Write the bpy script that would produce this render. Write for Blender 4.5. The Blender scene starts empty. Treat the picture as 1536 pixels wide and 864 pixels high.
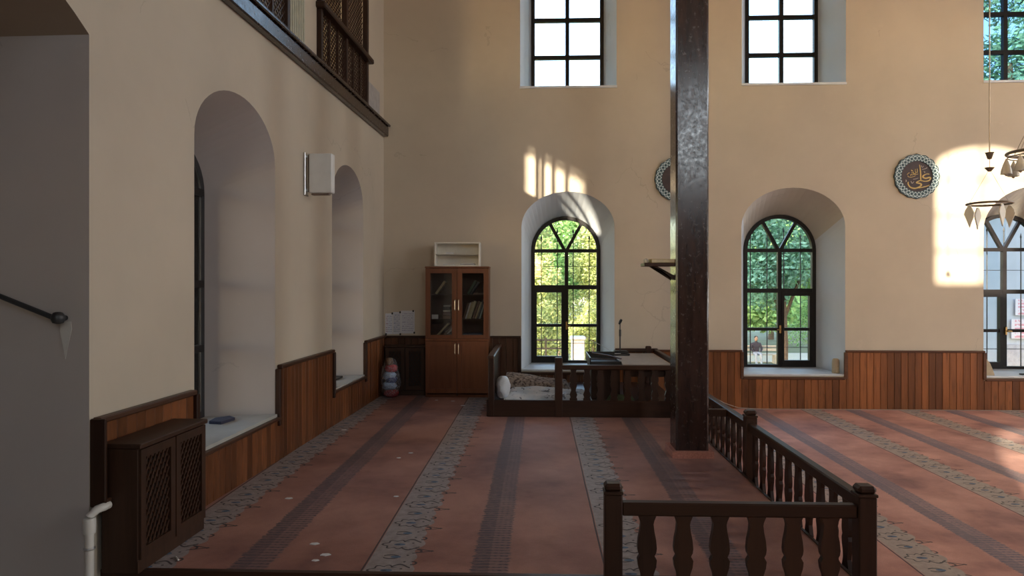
import bpy, bmesh, math, random
from mathutils import Vector, Matrix, Euler
R = random.Random(7)
SC = bpy.context.scene
COL = SC.collection
PI = math.pi

# ------------------------------------------------------------------ camera
CAM_H, FOC = 1.75, 1080.0
YAW = math.atan(41 / FOC)
cd = bpy.data.cameras.new('camera'); cam = bpy.data.objects.new('camera', cd); COL.objects.link(cam)
cd.sensor_width = 36; cd.lens = 36 * FOC / 1536
cd.shift_y = -6 / 1536
cd.clip_end = 500
cam.location = (0, 0, CAM_H); cam.rotation_euler = (PI / 2, 0, YAW)
SC.camera = cam

# ------------------------------------------------------------------ sky, sun, added fill lamps, exposure
SUN_K, SUN_S = 0.435, 0.21                    # sun travels (+0.435, +1, -0.21)
w = bpy.data.worlds.new('sky'); SC.world = w; w.use_nodes = True
nt = w.node_tree; bg = nt.nodes['Background']
sky = nt.nodes.new('ShaderNodeTexSky'); sky.sky_type = 'NISHITA'; sky.sun_disc = False
sky.sun_elevation = math.radians(13); sky.sun_rotation = math.atan2(SUN_K, 1) + PI
sky.air_density = 1.0; sky.dust_density = 1.5; sky.ozone_density = 1.0
nt.links.new(sky.outputs[0], bg.inputs[0]); bg.inputs[1].default_value = 1.2

sl = bpy.data.lights.new('sun', 'SUN'); so = bpy.data.objects.new('sun', sl); COL.objects.link(so)
sl.energy = 14.5; sl.color = (1.0, 0.88, 0.68); sl.angle = math.radians(0.53)
so.rotation_euler = Vector((-SUN_K, -1, SUN_S)).to_track_quat('Z', 'Y').to_euler()
so.location = (-6, -14, 6)

def daylight(name, loc, target, sx, sy, power, color):
    l = bpy.data.lights.new(name, 'AREA'); o = bpy.data.objects.new(name, l); COL.objects.link(o)
    l.shape = 'RECTANGLE'; l.size = sx; l.size_y = sy; l.energy = power; l.color = color
    o.location = loc
    o.rotation_euler = (Vector(loc) - Vector(target)).to_track_quat('Z', 'Y').to_euler()
    return o
FILL_COL = (0.98, 0.98, 1.0)
for yy, k in ((0.6, 1.35), (4.2, 1.1), (7.8, 1.0)):                    # added fill lamps at assumed windows of the unseen right wall
    daylight('window_daylight', (12.3, yy, 1.9), (0, yy, 1.5), 1.1, 2.2, 62 * k, FILL_COL)
    daylight('window_daylight', (12.3, yy, 5.8), (0, yy, 1.5), 1.1, 2.3, 78 * k, FILL_COL)
for xx, zz, hh, pw in ((10.5, 1.9, 2.1, 20), (3.80, 5.4, 2.1, 70), (10.5, 5.4, 2.1, 20)):   # ... and added lamps at the unseen rear wall's openings
    daylight('window_daylight', (xx, -4.85, zz), (xx, 8, zz), .7, hh, pw, (.78, .89, 1.0))
daylight('window_daylight', (-5.15, 6.1, 5.8), (0, 6.1, 5.2), .95, 1.5, 9, FILL_COL)   # added lamp at an unseen gallery opening, lifts pilaster and lattice

vs = SC.view_settings
vs.view_transform = 'Standard'; vs.look = 'None'; vs.exposure = 0.12; vs.gamma = 1.0; vs.use_curve_mapping = False
cy = SC.cycles
cy.max_bounces = 10; cy.diffuse_bounces = 5; cy.glossy_bounces = 4; cy.transparent_max_bounces = 16
cy.use_denoising = True; cy.sample_clamp_indirect = 6; cy.caustics_reflective = False; cy.caustics_refractive = False

# ------------------------------------------------------------------ node helpers
class V:
    """a scalar socket with arithmetic"""
    def __init__(s, nt, sock): s.nt, s.s = nt, sock
    def _op(s, op, b=None, c=None, swap=False):
        n = s.nt.nodes.new('ShaderNodeMath'); n.operation = op
        args = [s] + ([b] if b is not None else []) + ([c] if c is not None else [])
        if swap: args[0], args[1] = args[1], args[0]
        for i, a in enumerate(args):
            if isinstance(a, V): s.nt.links.new(a.s, n.inputs[i])
            else: n.inputs[i].default_value = a
        return V(s.nt, n.outputs[0])
    def __add__(s, b): return s._op('ADD', b)
    __radd__ = __add__
    def __sub__(s, b): return s._op('SUBTRACT', b)
    def __rsub__(s, b): return s._op('SUBTRACT', b, swap=True)
    def __mul__(s, b): return s._op('MULTIPLY', b)
    __rmul__ = __mul__
    def __truediv__(s, b): return s._op('DIVIDE', b)
    def __lt__(s, b): return s._op('LESS_THAN', b)
    def __gt__(s, b): return s._op('GREATER_THAN', b)
    def mod(s, b): return s._op('FLOORED_MODULO', b)
    def abs(s): return s._op('ABSOLUTE')
    def sin(s): return s._op('SINE')
    def cos(s): return s._op('COSINE')
    def sqrt(s): return s._op('SQRT')
    def floor(s): return s._op('FLOOR')
    def max(s, b): return s._op('MAXIMUM', b)
    def min(s, b): return s._op('MINIMUM', b)
    def atan2(s, b): return s._op('ARCTAN2', b)

class M:
    """a material under construction"""
    def __init__(s, name, col=(.5, .5, .5), rough=.6, **kw):
        s.m = bpy.data.materials.new(name); s.m.use_nodes = True; s.nt = s.m.node_tree
        s.b = s.nt.nodes['Principled BSDF']; s.out = s.nt.nodes['Material Output']
        s.set('Base Color', (*col, 1)); s.set('Roughness', rough)
        for k, v in kw.items(): s.set(k.replace('_', ' '), v)
    def set(s, k, v):
        i = s.b.inputs[k]
        if isinstance(v, V): s.nt.links.new(v.s, i)
        elif hasattr(v, 'is_output'): s.nt.links.new(v, i)
        else: i.default_value = v
    def n(s, t, **kw):
        x = s.nt.nodes.new(t)
        for k, v in kw.items(): setattr(x, k, v)
        return x
    def coords(s, kind='Object'):
        t = s.n('ShaderNodeTexCoord'); return t.outputs[kind]
    def xyz(s, vec):
        x = s.n('ShaderNodeSeparateXYZ'); s.nt.links.new(vec, x.inputs[0]); return [V(s.nt, o) for o in x.outputs]
    def mapv(s, vec, scale=(1, 1, 1), rnd=0.0):
        a = s.n('ShaderNodeMapping'); s.nt.links.new(vec, a.inputs[0]); a.inputs['Scale'].default_value = scale
        if rnd:
            o = s.n('ShaderNodeObjectInfo'); m = s.n('ShaderNodeVectorMath', operation='SCALE')
            m.inputs[0].default_value = (37, 91, 53); s.nt.links.new(o.outputs['Random'], m.inputs['Scale'])
            s.nt.links.new(m.outputs[0], a.inputs['Location'])
        return a.outputs[0]
    def noise(s, vec, scale=5, detail=4, rough=.55, dist=0.0):
        t = s.n('ShaderNodeTexNoise'); s.nt.links.new(vec, t.inputs['Vector'])
        t.inputs['Scale'].default_value = scale; t.inputs['Detail'].default_value = detail
        t.inputs['Roughness'].default_value = rough; t.inputs['Distortion'].default_value = dist
        return V(s.nt, t.outputs[0])
    def rand(s):
        return V(s.nt, s.n('ShaderNodeObjectInfo').outputs['Random'])
    def ramp(s, v, *stops):
        r = s.n('ShaderNodeValToRGB'); s.nt.links.new(v.s, r.inputs[0])
        e = r.color_ramp.elements
        while len(e) < len(stops): e.new(0.5)
        for k, (p, c) in zip(e, stops): k.position = p; k.color = (*c, 1)
        return r.outputs[0]
    def mix(s, f, a, b, mode='MIX'):
        x = s.n('ShaderNodeMix', data_type='RGBA', blend_type=mode)
        ins = [i for i in x.inputs if i.type == 'RGBA']; fi = x.inputs[0]
        if isinstance(f, V): s.nt.links.new(f.s, fi)
        else: fi.default_value = f
        for i, c in zip(ins, (a, b)):
            if isinstance(c, tuple): i.default_value = (*c, 1)
            else: s.nt.links.new(c, i)
        return [o for o in x.outputs if o.type == 'RGBA'][0]
    def rng(s, v, a, b, c=0, d=1):
        r = s.n('ShaderNodeMapRange'); s.nt.links.new(v.s, r.inputs[0])
        for i, k in enumerate((a, b, c, d)): r.inputs[i + 1].default_value = k
        return V(s.nt, r.outputs[0])
    def bump(s, h, strength=.3, dist=.01):
        b = s.n('ShaderNodeBump'); b.inputs['Strength'].default_value = strength; b.inputs['Distance'].default_value = dist
        s.nt.links.new(h.s, b.inputs['Height']); s.nt.links.new(b.outputs[0], s.b.inputs['Normal'])

def plain(name, col, rough=.6, var=.12, scale=12, bump=0.0, **kw):
    m = M(name, col, rough, **kw)
    v = m.coords()
    n = m.noise(v, scale, 4)
    lo = tuple(c * (1 - var) for c in col); hi = tuple(min(1, c * (1 + var)) for c in col)
    m.set('Base Color', m.ramp(n, (.3, lo), (.7, hi)))
    if bump: m.bump(m.noise(v, scale * 4, 5), bump, .004)
    return m.m

def wood(name, col, rough=.42, axis=2, var=.45, fine=1.0, rnd=.5, spec=.28):
    """varnished wood; the grain runs along the object's AXIS; copies differ by object"""
    m = M(name, col, rough); v = m.coords()
    sc = [26 * fine] * 3; sc[axis] = 1.6 * fine
    vec = m.mapv(v, tuple(sc), 1)
    n = m.noise(vec, 1.0, 5, .6, .6)
    lo = tuple(c * (1 - var) for c in col); hi = tuple(c * (1 + var * .6) for c in col)
    c = m.ramp(n, (.25, lo), (.5, col), (.78, hi))
    r = m.rng(m.rand(), 0, 1, 1 - rnd, 1 + rnd * .55)
    cc = m.n('ShaderNodeCombineColor')
    for i in range(3): m.nt.links.new(r.s, cc.inputs[i])
    m.set('Base Color', m.mix(1.0, c, cc.outputs[0], 'MULTIPLY'))
    m.set('Specular IOR Level', spec)
    m.bump(n, .12, .003)
    return m.m

def plaster(name, col, var=.07):
    m = M(name, col, .9); v = m.coords()
    n1 = m.noise(v, .7, 5, .6); n2 = m.noise(v, 9, 5, .6)
    lo = tuple(c * (1 - var * 1.6) for c in col); hi = tuple(min(1, c * (1 + var)) for c in col)
    base = m.ramp(n1, (.3, lo), (.7, hi))
    # hairline cracks and patched spots
    vo = m.n('ShaderNodeTexVoronoi', feature='DISTANCE_TO_EDGE'); vo.inputs['Scale'].default_value = .55
    dv = m.n('ShaderNodeVectorMath', operation='MULTIPLY_ADD')
    nn = m.n('ShaderNodeTexNoise'); m.nt.links.new(v, nn.inputs[0]); nn.inputs['Scale'].default_value = 1.6; nn.inputs['Detail'].default_value = 6
    m.nt.links.new(nn.outputs[1], dv.inputs[0]); dv.inputs[1].default_value = (1.1, 1.1, 1.1); m.nt.links.new(v, dv.inputs[2])
    m.nt.links.new(dv.outputs[0], vo.inputs['Vector'])
    e = V(m.nt, vo.outputs['Distance'])
    crack = (e < .0035) * (m.noise(v, .8, 2) > .56)
    c = m.mix(crack * .28, base, tuple(k * .55 for k in col))
    spot = m.rng(m.noise(v, 2.3, 6, .7), .66, .70, 0, .22)
    c = m.mix(spot, c, tuple(min(1, k * 1.18) for k in col))
    m.set('Base Color', c)
    m.bump(n2, .14, .006)
    return m.m

def carpet(name, x0, k=1.0, lo=(.25, .215, .205), hi=(.35, .31, .30), band=(.150, .100, .105), dark=(.050, .032, .042), inkf=.95):
    m = M(name, (.4, .2, .15), .95)
    v = m.coords(); x, y, z = m.xyz(v)
    wob = (m.noise(v, 1.1, 3) - .5) * .02
    u = (x + wob - x0).mod(1.33)
    P = .39
    q = (y - .19).mod(P) - P / 2                       # -.195 .. .195 along the band
    ph = y * (2 * PI / P)
    fuzz = m.noise(v, 160, 3)
    big = m.noise(v, 1.3, 5, .6); mid = m.noise(m.mapv(v, (1, .35, 1)), 5, 4)
    red = m.ramp(big, (.34, (.120, .044, .038)), (.47, (.240, .105, .079)), (.62, (.345, .170, .128)))
    red = m.mix(m.rng(mid, .35, .7, 0, .45), red, (.25, .115, .09))
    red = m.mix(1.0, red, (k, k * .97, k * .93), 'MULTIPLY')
    # plain floral ground
    edge = (ph + .8).sin() * .012 + (ph * 2).cos() * .014 + .268
    ground = (u < edge) * (u > .012)
    gcol = m.ramp(m.noise(v, 22, 3), (.35, lo), (.7, hi))
    c = m.mix(ground * .95, red, gcol)
    W = .0066
    def line(d, w=W): return d.abs() < w
    # per repeat: a pointed lobed palmette open to the right, its curling tails, a small flower between, a tip on the outside
    a = u - .125; th = q.atan2(a); rr = (a * a * .95 + q * q * 1.55).sqrt()
    pal = line(rr - (.078 - (th * 7).cos() * .012)) * (th.abs() > .62)
    tail = line(q.abs() - (.062 + ((u - .165) * 46).sin() * .022), W * 1.25) * (u > .155) * (u < .262)
    qb = (y - .19 + P / 2).mod(P) - P / 2
    a2 = u - .15
    bract = line(qb.abs() - (.012 + ((u - .075) * 34).sin() * .016), W) * (u > .08) * (u < .165)
    hook = line(((u - .262) * (u - .262) + (q.abs() - .105) * (q.abs() - .105)).sqrt() - .022, W) * (u > .255)
    qt = (y - .09).mod(P) - P / 2
    tip = line(qt.abs() - (.345 - u) * .36, W * .8) * (u > .235) * (u < .345)
    knob = ((u - .345).abs() * .8 + qt.abs()) < .013
    dv = (y + .03).mod(P / 4) - P / 8
    dots = ((((u - .215) / .008) * ((u - .215) / .008) + (dv / .008) * (dv / .008)) < 1.0)
    ink = (pal.max(tail).max(bract).max(hook).max(tip).max(knob).max(dots)).min(1.0)
    c = m.mix(ink * inkf, c, (.016, .011, .014))
    fl = (((a - .012) / .034) * ((a - .012) / .034) + (q / .017) * (q / .017)) < 1.0
    fl2 = ((a2 / .030) * (a2 / .030) + (qb / .0165) * (qb / .0165)) < 1.0
    c = m.mix((fl.max(fl2)) * .9, c, (.035, .105, .20))
    core = ((a / .017) * (a / .017) + (q / .008) * (q / .008)) < 1.0
    c = m.mix(core * .95, c, (.015, .02, .045))
    seam = (u < .008).max(u > 1.328)
    c = m.mix(seam * .95, c, (.018, .012, .014))
    # dark hatched middle band
    b = (u - .60) / .205
    hat0 = m.noise(m.mapv(v, (1, 70, 1)), 1.0, 2)
    fray = (hat0 - .5) * .35
    inb = ((b + fray) > 0.0) * ((b + fray) < 1.0)
    hat = m.noise(m.mapv(v, (26, 60, 1)), 1.0, 3, .7)
    row = (y * (2 * PI / .042)).sin() * .5 + .5
    col = (u * (2 * PI / .034)).sin() * .5 + .5
    solid = (b < .46)
    tick = (row > .42) * m.rng(hat, .36, .52, .15, 1)
    bm_ = inb * (solid * (m.rng(hat, .34, .55, .40, 1.0) * (row * .5 + .5)) + (1 - solid) * tick * (col * .4 + .6) * .95)
    c = m.mix(inb * .55, c, band)
    c = m.mix(bm_.min(1.0), c, dark)
    lint = m.rng(m.noise(v, 42, 2, .6), .70, .78, 0, .16)
    c = m.mix(lint, c, (.5, .42, .38))
    c = m.mix(m.rng(fuzz, .3, .7, 0, .22), c, (.09, .04, .035))
    m.set('Base Color', c)
    m.set('Sheen Weight', .06); m.set('Sheen Roughness', .35)
    m.set('Specular IOR Level', .35); m.set('Roughness', .62)
    m.bump(fuzz, .35, .005)
    return m.m

def glass(name='glass', tint=(1, 1, 1), gloss=.06):
    m = bpy.data.materials.new(name); m.use_nodes = True; nt = m.node_tree
    nt.nodes.remove(nt.nodes['Principled BSDF']); out = nt.nodes['Material Output']
    t = nt.nodes.new('ShaderNodeBsdfTransparent'); t.inputs[0].default_value = (*tint, 1)
    g = nt.nodes.new('ShaderNodeBsdfGlossy'); g.inputs['Roughness'].default_value = .03
    f = nt.nodes.new('ShaderNodeFresnel'); f.inputs[0].default_value = 1.45
    mx = nt.nodes.new('ShaderNodeMixShader')
    nt.links.new(f.outputs[0], mx.inputs[0]); nt.links.new(t.outputs[0], mx.inputs[1]); nt.links.new(g.outputs[0], mx.inputs[2])
    nt.links.new(mx.outputs[0], out.inputs[0])
    return m

# ------------------------------------------------------------------ materials
CREAM = (.535, .458, .362)
MAT = dict(
    plaster=plaster('cream_plaster', CREAM),
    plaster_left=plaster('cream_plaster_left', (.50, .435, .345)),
    reveal=plaster('skylit_whitewash', (.66, .70, .74), .05),  # the sky's blue light on the reveals is put into this colour
    vault=plaster('vault_plaster', (.585, .545, .475), .05),
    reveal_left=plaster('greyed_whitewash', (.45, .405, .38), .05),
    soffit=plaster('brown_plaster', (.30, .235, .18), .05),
    sill=plain('sill_stone', (.64, .66, .68), .55, .08, 6, .05),
    ceil=plain('ceiling_paint', (.50, .43, .34), .9, .05, 3),
    frame=plain('dark_brown_frame', (.012, .010, .010), .45, .2, 20, Specular_IOR_Level=.25),
    iron=plain('black_iron', (.02, .02, .022), .5, .2, 20),
    brass=plain('brass', (.50, .30, .11), .32, .1, 20, Metallic=.9),
    bronze=plain('bronze', (.26, .21, .15), .4, .1, 20, Metallic=.8),
    steel=plain('steel', (.55, .55, .55), .3, .1, 20, Metallic=.9),
    plank=wood('wainscot_planks', (.245, .084, .027), .36, 2, .45, 1, .5),  # stronger light on the right side is put into this plank colour
    plank_dark=wood('dark_planks', (.085, .032, .014), .4, 2, .4, 1, .35),
    plank_left=wood('left_planks', (.165, .057, .020), .38, 2, .45, 1, .45),
    cap=wood('wainscot_cap_y', (.060, .027, .015), .4, 1, .4, 1, .2),
    capx=wood('wainscot_cap_x', (.105, .042, .020), .4, 0, .4, 1, .2),
    dark_x=wood('dark_wood_x', (.036, .0135, .0065), .42, 0, .45, 1, .25),
    dark_y=wood('dark_wood_y', (.034, .013, .0065), .42, 1, .45, 1, .25),
    dark_z=wood('dark_wood_z', (.035, .0132, .0065), .45, 2, .45, 1, .25),
    cover_z=wood('radiator_cover_wood', (.042, .019, .0105), .45, 2, .4, 1, .15),
    case=wood('bookcase_wood', (.150, .052, .023), .38, 2, .3, .6, .12),
    case_in=wood('bookcase_inside', (.055, .030, .020), .6, 2, .3, .6, .1),
    black=plain('black_plastic', (.012, .012, .013), .4, .2, 20),
    white=plain('white_paint', (.66, .66, .64), .5, .05, 8),
    offwhite=plain('ivory_laminate', (.70, .67, .60), .5, .06, 8),
    pipe=plain('white_pipe', (.60, .57, .52), .35, .06, 10),
    paper=plain('paper', (.62, .62, .62), .8, .06, 12),
    pages=plain('book_pages', (.52, .46, .33), .8, .1, 30),
    rear_dark=plain('dimming_rear_wall', (.10, .065, .042), .7, .2, 4),  # unseen rear wall kept dark to cut reflections and front light
    skirt=plain('carpet_offcut', (.36, .15, .11), .95, .25, 60),
    glass=glass(),
    tinted=glass('reflection_tinted_glass', (.42, .52, .60)),  # blue of reflected sky and trees put into the pane tint
    opal=plain('opal_glass', (.62, .56, .46), .25, .05, 10),
)

def gloss_paint():
    """thick glossy brown varnish on rough hewn timber"""
    m = M('glossy_brown_varnish', (.030, .017, .014), .22, Specular_IOR_Level=.55)
    v = m.coords()
    g = m.noise(m.mapv(v, (9, 9, 1.1)), 1.6, 6, .65, .4); g2 = m.noise(v, 26, 4, .6)
    m.set('Base Color', m.ramp(g, (.3, (.018, .008, .006)), (.55, (.030, .014, .011)), (.75, (.054, .027, .019))))
    m.set('Roughness', m.rng(g2, .3, .7, .15, .30))
    m.bump(g, .10, .006)
    return m.m
MAT['varnish'] = gloss_paint()

# ------------------------------------------------------------------ mesh helpers
class G:
    """collects geometry for ONE mesh"""
    def __init__(s): s.v, s.f = [], []
    def add(s, vs, fs):
        o = len(s.v); s.v += [tuple(p) for p in vs]; s.f += [tuple(i + o for i in f) for f in fs]; return s
    def box(s, x0, x1, y0, y1, z0, z1, mat=None):
        c = [(x, y, z) for z in (z0, z1) for x, y in ((x0, y0), (x1, y0), (x1, y1), (x0, y1))]
        if mat is not None: c = [tuple(mat @ Vector(p)) for p in c]
        return s.add(c, [(0, 3, 2, 1), (4, 5, 6, 7), (0, 1, 5, 4), (1, 2, 6, 5), (2, 3, 7, 6), (3, 0, 4, 7)])
    def bbox(s, x0, x1, y0, y1, z0, z1, b=.004, mat=None):
        """box with chamfered edges"""
        b = min(b, (x1 - x0) * .45, (y1 - y0) * .45, (z1 - z0) * .45)
        bm = bmesh.new(); bmesh.ops.create_cube(bm, size=1)
        bmesh.ops.scale(bm, vec=(x1 - x0, y1 - y0, z1 - z0), verts=bm.verts)
        bmesh.ops.translate(bm, vec=((x0 + x1) / 2, (y0 + y1) / 2, (z0 + z1) / 2), verts=bm.verts)
        bmesh.ops.bevel(bm, geom=list(bm.edges), offset=b, segments=1, affect='EDGES')
        bm.verts.index_update()
        vs = [(mat @ v.co) if mat is not None else v.co.copy() for v in bm.verts]
        s.add(vs, [[v.index for v in f.verts] for f in bm.faces]); bm.free(); return s
    def prism(s, poly, y0, y1, plane='xz'):
        """polygon (a, b) extruded; plane xz: along y, yz: along x, xy: along z"""
        n = len(poly)
        def P(a, b, d): return {'xz': (a, d, b), 'yz': (d, a, b), 'xy': (a, b, d)}[plane]
        vs = [P(a, b, y0) for a, b in poly] + [P(a, b, y1) for a, b in poly]
        fs = [tuple(range(n)), tuple(range(2 * n - 1, n - 1, -1))] + [(i, n + i, n + (i + 1) % n, (i + 1) % n) for i in range(n)]
        return s.add(vs, fs)
    def loft(s, A, B):
        """closed solid between two equal 3-D loops"""
        n = len(A)
        return s.add(list(A) + list(B), [tuple(range(n)), tuple(range(2 * n - 1, n - 1, -1))] + [(i, n + i, n + (i + 1) % n, (i + 1) % n) for i in range(n)])
    def band(s, outer, inner, d0, d1, closed=True, P=lambda a, b, d: (a, d, b)):
        """frame between two 2-D loops, extruded from d0 to d1"""
        n = len(outer); vs = []
        for d in (d0, d1):
            vs += [P(a, b, d) for a, b in outer] + [P(a, b, d) for a, b in inner]
        fs = []
        for i in range(n if closed else n - 1):
            j = (i + 1) % n
            fs += [(i, j, n + j, n + i), (2 * n + i, 3 * n + i, 3 * n + j, 2 * n + j), (i, 2 * n + i, 2 * n + j, j), (n + i, n + j, 3 * n + j, 3 * n + i)]
        if not closed:
            fs += [(0, n, 3 * n, 2 * n), (n - 1, 3 * n - 1, 4 * n - 1, 2 * n - 1)]
        return s.add(vs, fs)
    def tube(s, pts, r, n=8, taper=None):
        pts = [Vector(p) for p in pts]; rings = []
        up = Vector((0, 0, 1))
        for i, p in enumerate(pts):
            t = (pts[min(i + 1, len(pts) - 1)] - pts[max(i - 1, 0)]).normalized()
            a = t.cross(up if abs(t.z) < .95 else Vector((1, 0, 0))).normalized(); b = t.cross(a)
            rr = r if taper is None else r * taper[i]
            rings.append([p + a * rr * math.cos(2 * PI * k / n) + b * rr * math.sin(2 * PI * k / n) for k in range(n)])
        vs = [q for g in rings for q in g]; fs = []
        for i in range(len(rings) - 1):
            for k in range(n): fs.append((i * n + k, i * n + (k + 1) % n, (i + 1) * n + (k + 1) % n, (i + 1) * n + k))
        fs += [tuple(range(n - 1, -1, -1)), tuple((len(rings) - 1) * n + k for k in range(n))]
        return s.add(vs, fs)
    def lathe(s, prof, c=(0, 0, 0), n=20):
        vs, fs = [], []
        for r, z in prof: vs += [(c[0] + r * math.cos(2 * PI * k / n), c[1] + r * math.sin(2 * PI * k / n), c[2] + z) for k in range(n)]
        for i in range(len(prof) - 1):
            for k in range(n): fs.append((i * n + k, i * n + (k + 1) % n, (i + 1) * n + (k + 1) % n, (i + 1) * n + k))
        fs += [tuple(range(n - 1, -1, -1)), tuple((len(prof) - 1) * n + k for k in range(n))]
        return s.add(vs, fs)
    def torus(s, c, R_, r, n=32, k=8):
        vs, fs = [], []
        for i in range(n):
            a = 2 * PI * i / n
            for j in range(k):
                b = 2 * PI * j / k; q = R_ + r * math.cos(b)
                vs.append((c[0] + q * math.cos(a), c[1] + q * math.sin(a), c[2] + r * math.sin(b)))
        for i in range(n):
            for j in range(k): fs.append((i * k + j, ((i + 1) % n) * k + j, ((i + 1) % n) * k + (j + 1) % k, i * k + (j + 1) % k))
        return s.add(vs, fs)
    def mesh(s, name, mat, smooth=False):
        me = bpy.data.meshes.new(name); me.from_pydata(s.v, [], s.f); me.validate()
        bm = bmesh.new(); bm.from_mesh(me); bmesh.ops.recalc_face_normals(bm, faces=bm.faces)
        if smooth:
            for f in bm.faces: f.smooth = True
            for e in bm.edges:
                if len(e.link_faces) == 2 and e.calc_face_angle(0) > .7: e.smooth = False
        bm.to_mesh(me); bm.free()
        if mat is not None: me.materials.append(MAT[mat] if isinstance(mat, str) else mat)
        return me
    def obj(s, name, mat, parent=None, smooth=False, loc=None, **tags):
        o = bpy.data.objects.new(name, s.mesh(name, mat, smooth)); COL.objects.link(o)
        if parent is not None: o.parent = parent
        if loc is not None: o.location = loc
        for k, v in tags.items(): o[k] = v
        return o

def link(name, me, parent=None, loc=(0, 0, 0), rot=(0, 0, 0), scale=(1, 1, 1), **tags):
    o = bpy.data.objects.new(name, me); COL.objects.link(o)
    if parent is not None: o.parent = parent
    o.location = loc; o.rotation_euler = rot; o.scale = scale
    for k, v in tags.items(): o[k] = v
    return o
def thing(name, label, cat, loc=(0, 0, 0), rot=(0, 0, 0), group=None):
    o = bpy.data.objects.new(name, None); COL.objects.link(o); o.location = loc; o.rotation_euler = rot
    o.empty_display_size = .1
    o['label'] = label; o['category'] = cat
    if group: o['group'] = group
    return o
def tag(o, label, cat, group=None):
    o['label'] = label; o['category'] = cat
    if group: o['group'] = group
    return o
def struct(name, label, loc=(0, 0, 0), rot=(0, 0, 0)):
    o = bpy.data.objects.new(name, None); COL.objects.link(o); o.location = loc; o.rotation_euler = rot
    o['kind'] = 'structure'; o['label'] = label
    return o
def cut(o, cutters):
    """subtract solids (G) from a mesh object, keep the result as its mesh"""
    tmp = []
    for g in cutters:
        c = g.obj('cutter', None); tmp.append(c); c.location = o.location; c.rotation_euler = o.rotation_euler
        md = o.modifiers.new('cut', 'BOOLEAN'); md.operation = 'DIFFERENCE'; md.object = c; md.solver = 'EXACT'
        md.material_mode = 'TRANSFER'
        c.data.materials.append(g.mat)
    bpy.context.view_layer.update()
    dg = bpy.context.evaluated_depsgraph_get()
    me = bpy.data.meshes.new_from_object(o.evaluated_get(dg), preserve_all_data_layers=True, depsgraph=dg)
    o.modifiers.clear(); o.data = me
    for c in tmp: bpy.data.objects.remove(c)
    return o
def solid(mat, *a):
    g = G(); g.mat = MAT[mat]; return g
def arch_loop(x0, x1, zb, zs, zt, n=16):
    """window outline: bottom corners, then an (elliptic) arch from springing zs to top zt"""
    c, a, b = (x0 + x1) / 2, (x1 - x0) / 2, zt - zs
    return [(x0, zb), (x1, zb)] + [(c + a * math.cos(PI * k / n), zs + b * math.sin(PI * k / n)) for k in range(n + 1)]

# ------------------------------------------------------------------ key dimensions
YW, YT = 10.2, 11.1            # far wall: room face, window frames
PZ = .19                       # raised carpet platform
PX, PY = 1.66, 3.87            # its right and near edges
ZC = 8.2
LA, LB = -2.22 - .0267 * 10.2, .0267
LROT = -math.atan(LB)
LM = Matrix.Translation((LA, 0, 0)) @ Matrix.Rotation(LROT, 4, 'Z')
def LW(x, y, z): return tuple(LM @ Vector((x, y, z)))
LOC = dict(loc=(LA, 0, 0))
def left(o):
    o.location = (LA, 0, 0); o.rotation_euler = (0, 0, LROT); return o

# ------------------------------------------------------------------ floor, ceiling, walls
G().box(-6, 13, -5.2, 10.2, -.3, 0).obj('floor', 'ceil', kind='structure', label='floor slab under the carpets')
G().box(-2.45, PX, PY, 10.2, 0, PZ - .012).obj('floor_platform', 'dark_x', kind='structure', label='raised platform floor under the left carpet')
tag(G().box(PX + .001, 12.4, -5, YW - .02, 0, .008).obj('carpet', carpet('lit_carpet_right', 2.295 - 1.33 * 6, 2.1, (.38, .29, .23), (.47, .37, .30), (.24, .19, .21), (.125, .10, .125), .85)),  # stronger light on this side is put into the lighter carpet colour
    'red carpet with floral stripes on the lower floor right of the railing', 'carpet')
tag(G().prism([(-2.375, PY), (PX, PY), (PX, YW - .02), (-2.205, YW - .02)], PZ - .012, PZ, 'xy').obj('carpet', carpet('red_carpet_left', .355 - 1.33 * 4, 1.2)),
    'worn red carpet with floral stripes on the raised platform left of the railing', 'carpet')
g = G().box(-2.45, PX + .02, PY - .035, PY, .0, PZ + .004).obj('trim_1', 'dark_x', kind='structure', label='dark wooden nosing along the near edge of the platform')
G().box(PX, PX + .018, PY, 8.45, .0, PZ + .006).obj('trim_2', 'dark_y', kind='structure', label='dark edging strip along the right edge of the platform')

# far wall with six openings
wall = G().box(-6, 13.2, YW, YT + .1, -.5, ZC).obj('wall_far', 'plaster', kind='structure', label='cream plastered far wall with two rows of windows')
WIN = [  # lower: inner x0,x1, sill, spring, top | frame x0,x1, bottom, top
    dict(i=(-.255, 1.061, .525, 2.56, 3.06), f=(-.123, .931, .525, 2.786), side='l', lab='arched window left of the wooden column, yellow green trees behind it'),
    dict(i=(2.825, 4.26, .475, 2.55, 3.10), f=(3.10, 4.18, .475, 2.80), side='r', lab='arched window just right of the wooden column, green trees behind it'),
    dict(i=(6.137, 7.75, .46, 2.50, 3.12), f=(6.42, 7.49, .46, 2.80), side='l', lab='arched window at the right edge, pale building behind it'),
]
UP = [dict(i=(-.274, 1.09, 4.54, 7.0), f=(-.123, .982, 4.54, 6.9), lab='tall upper window above the arched window left of the column'),
      dict(i=(2.83, 4.269, 4.55, 7.0), f=(3.127, 4.208, 4.55, 6.9), lab='tall upper window just right of the column'),
      dict(i=(6.137, 7.72, 4.555, 7.0), f=(6.46, 7.50, 4.555, 6.9), lab='tall upper window at the right edge with bluish panes')]
cs = []
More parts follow.
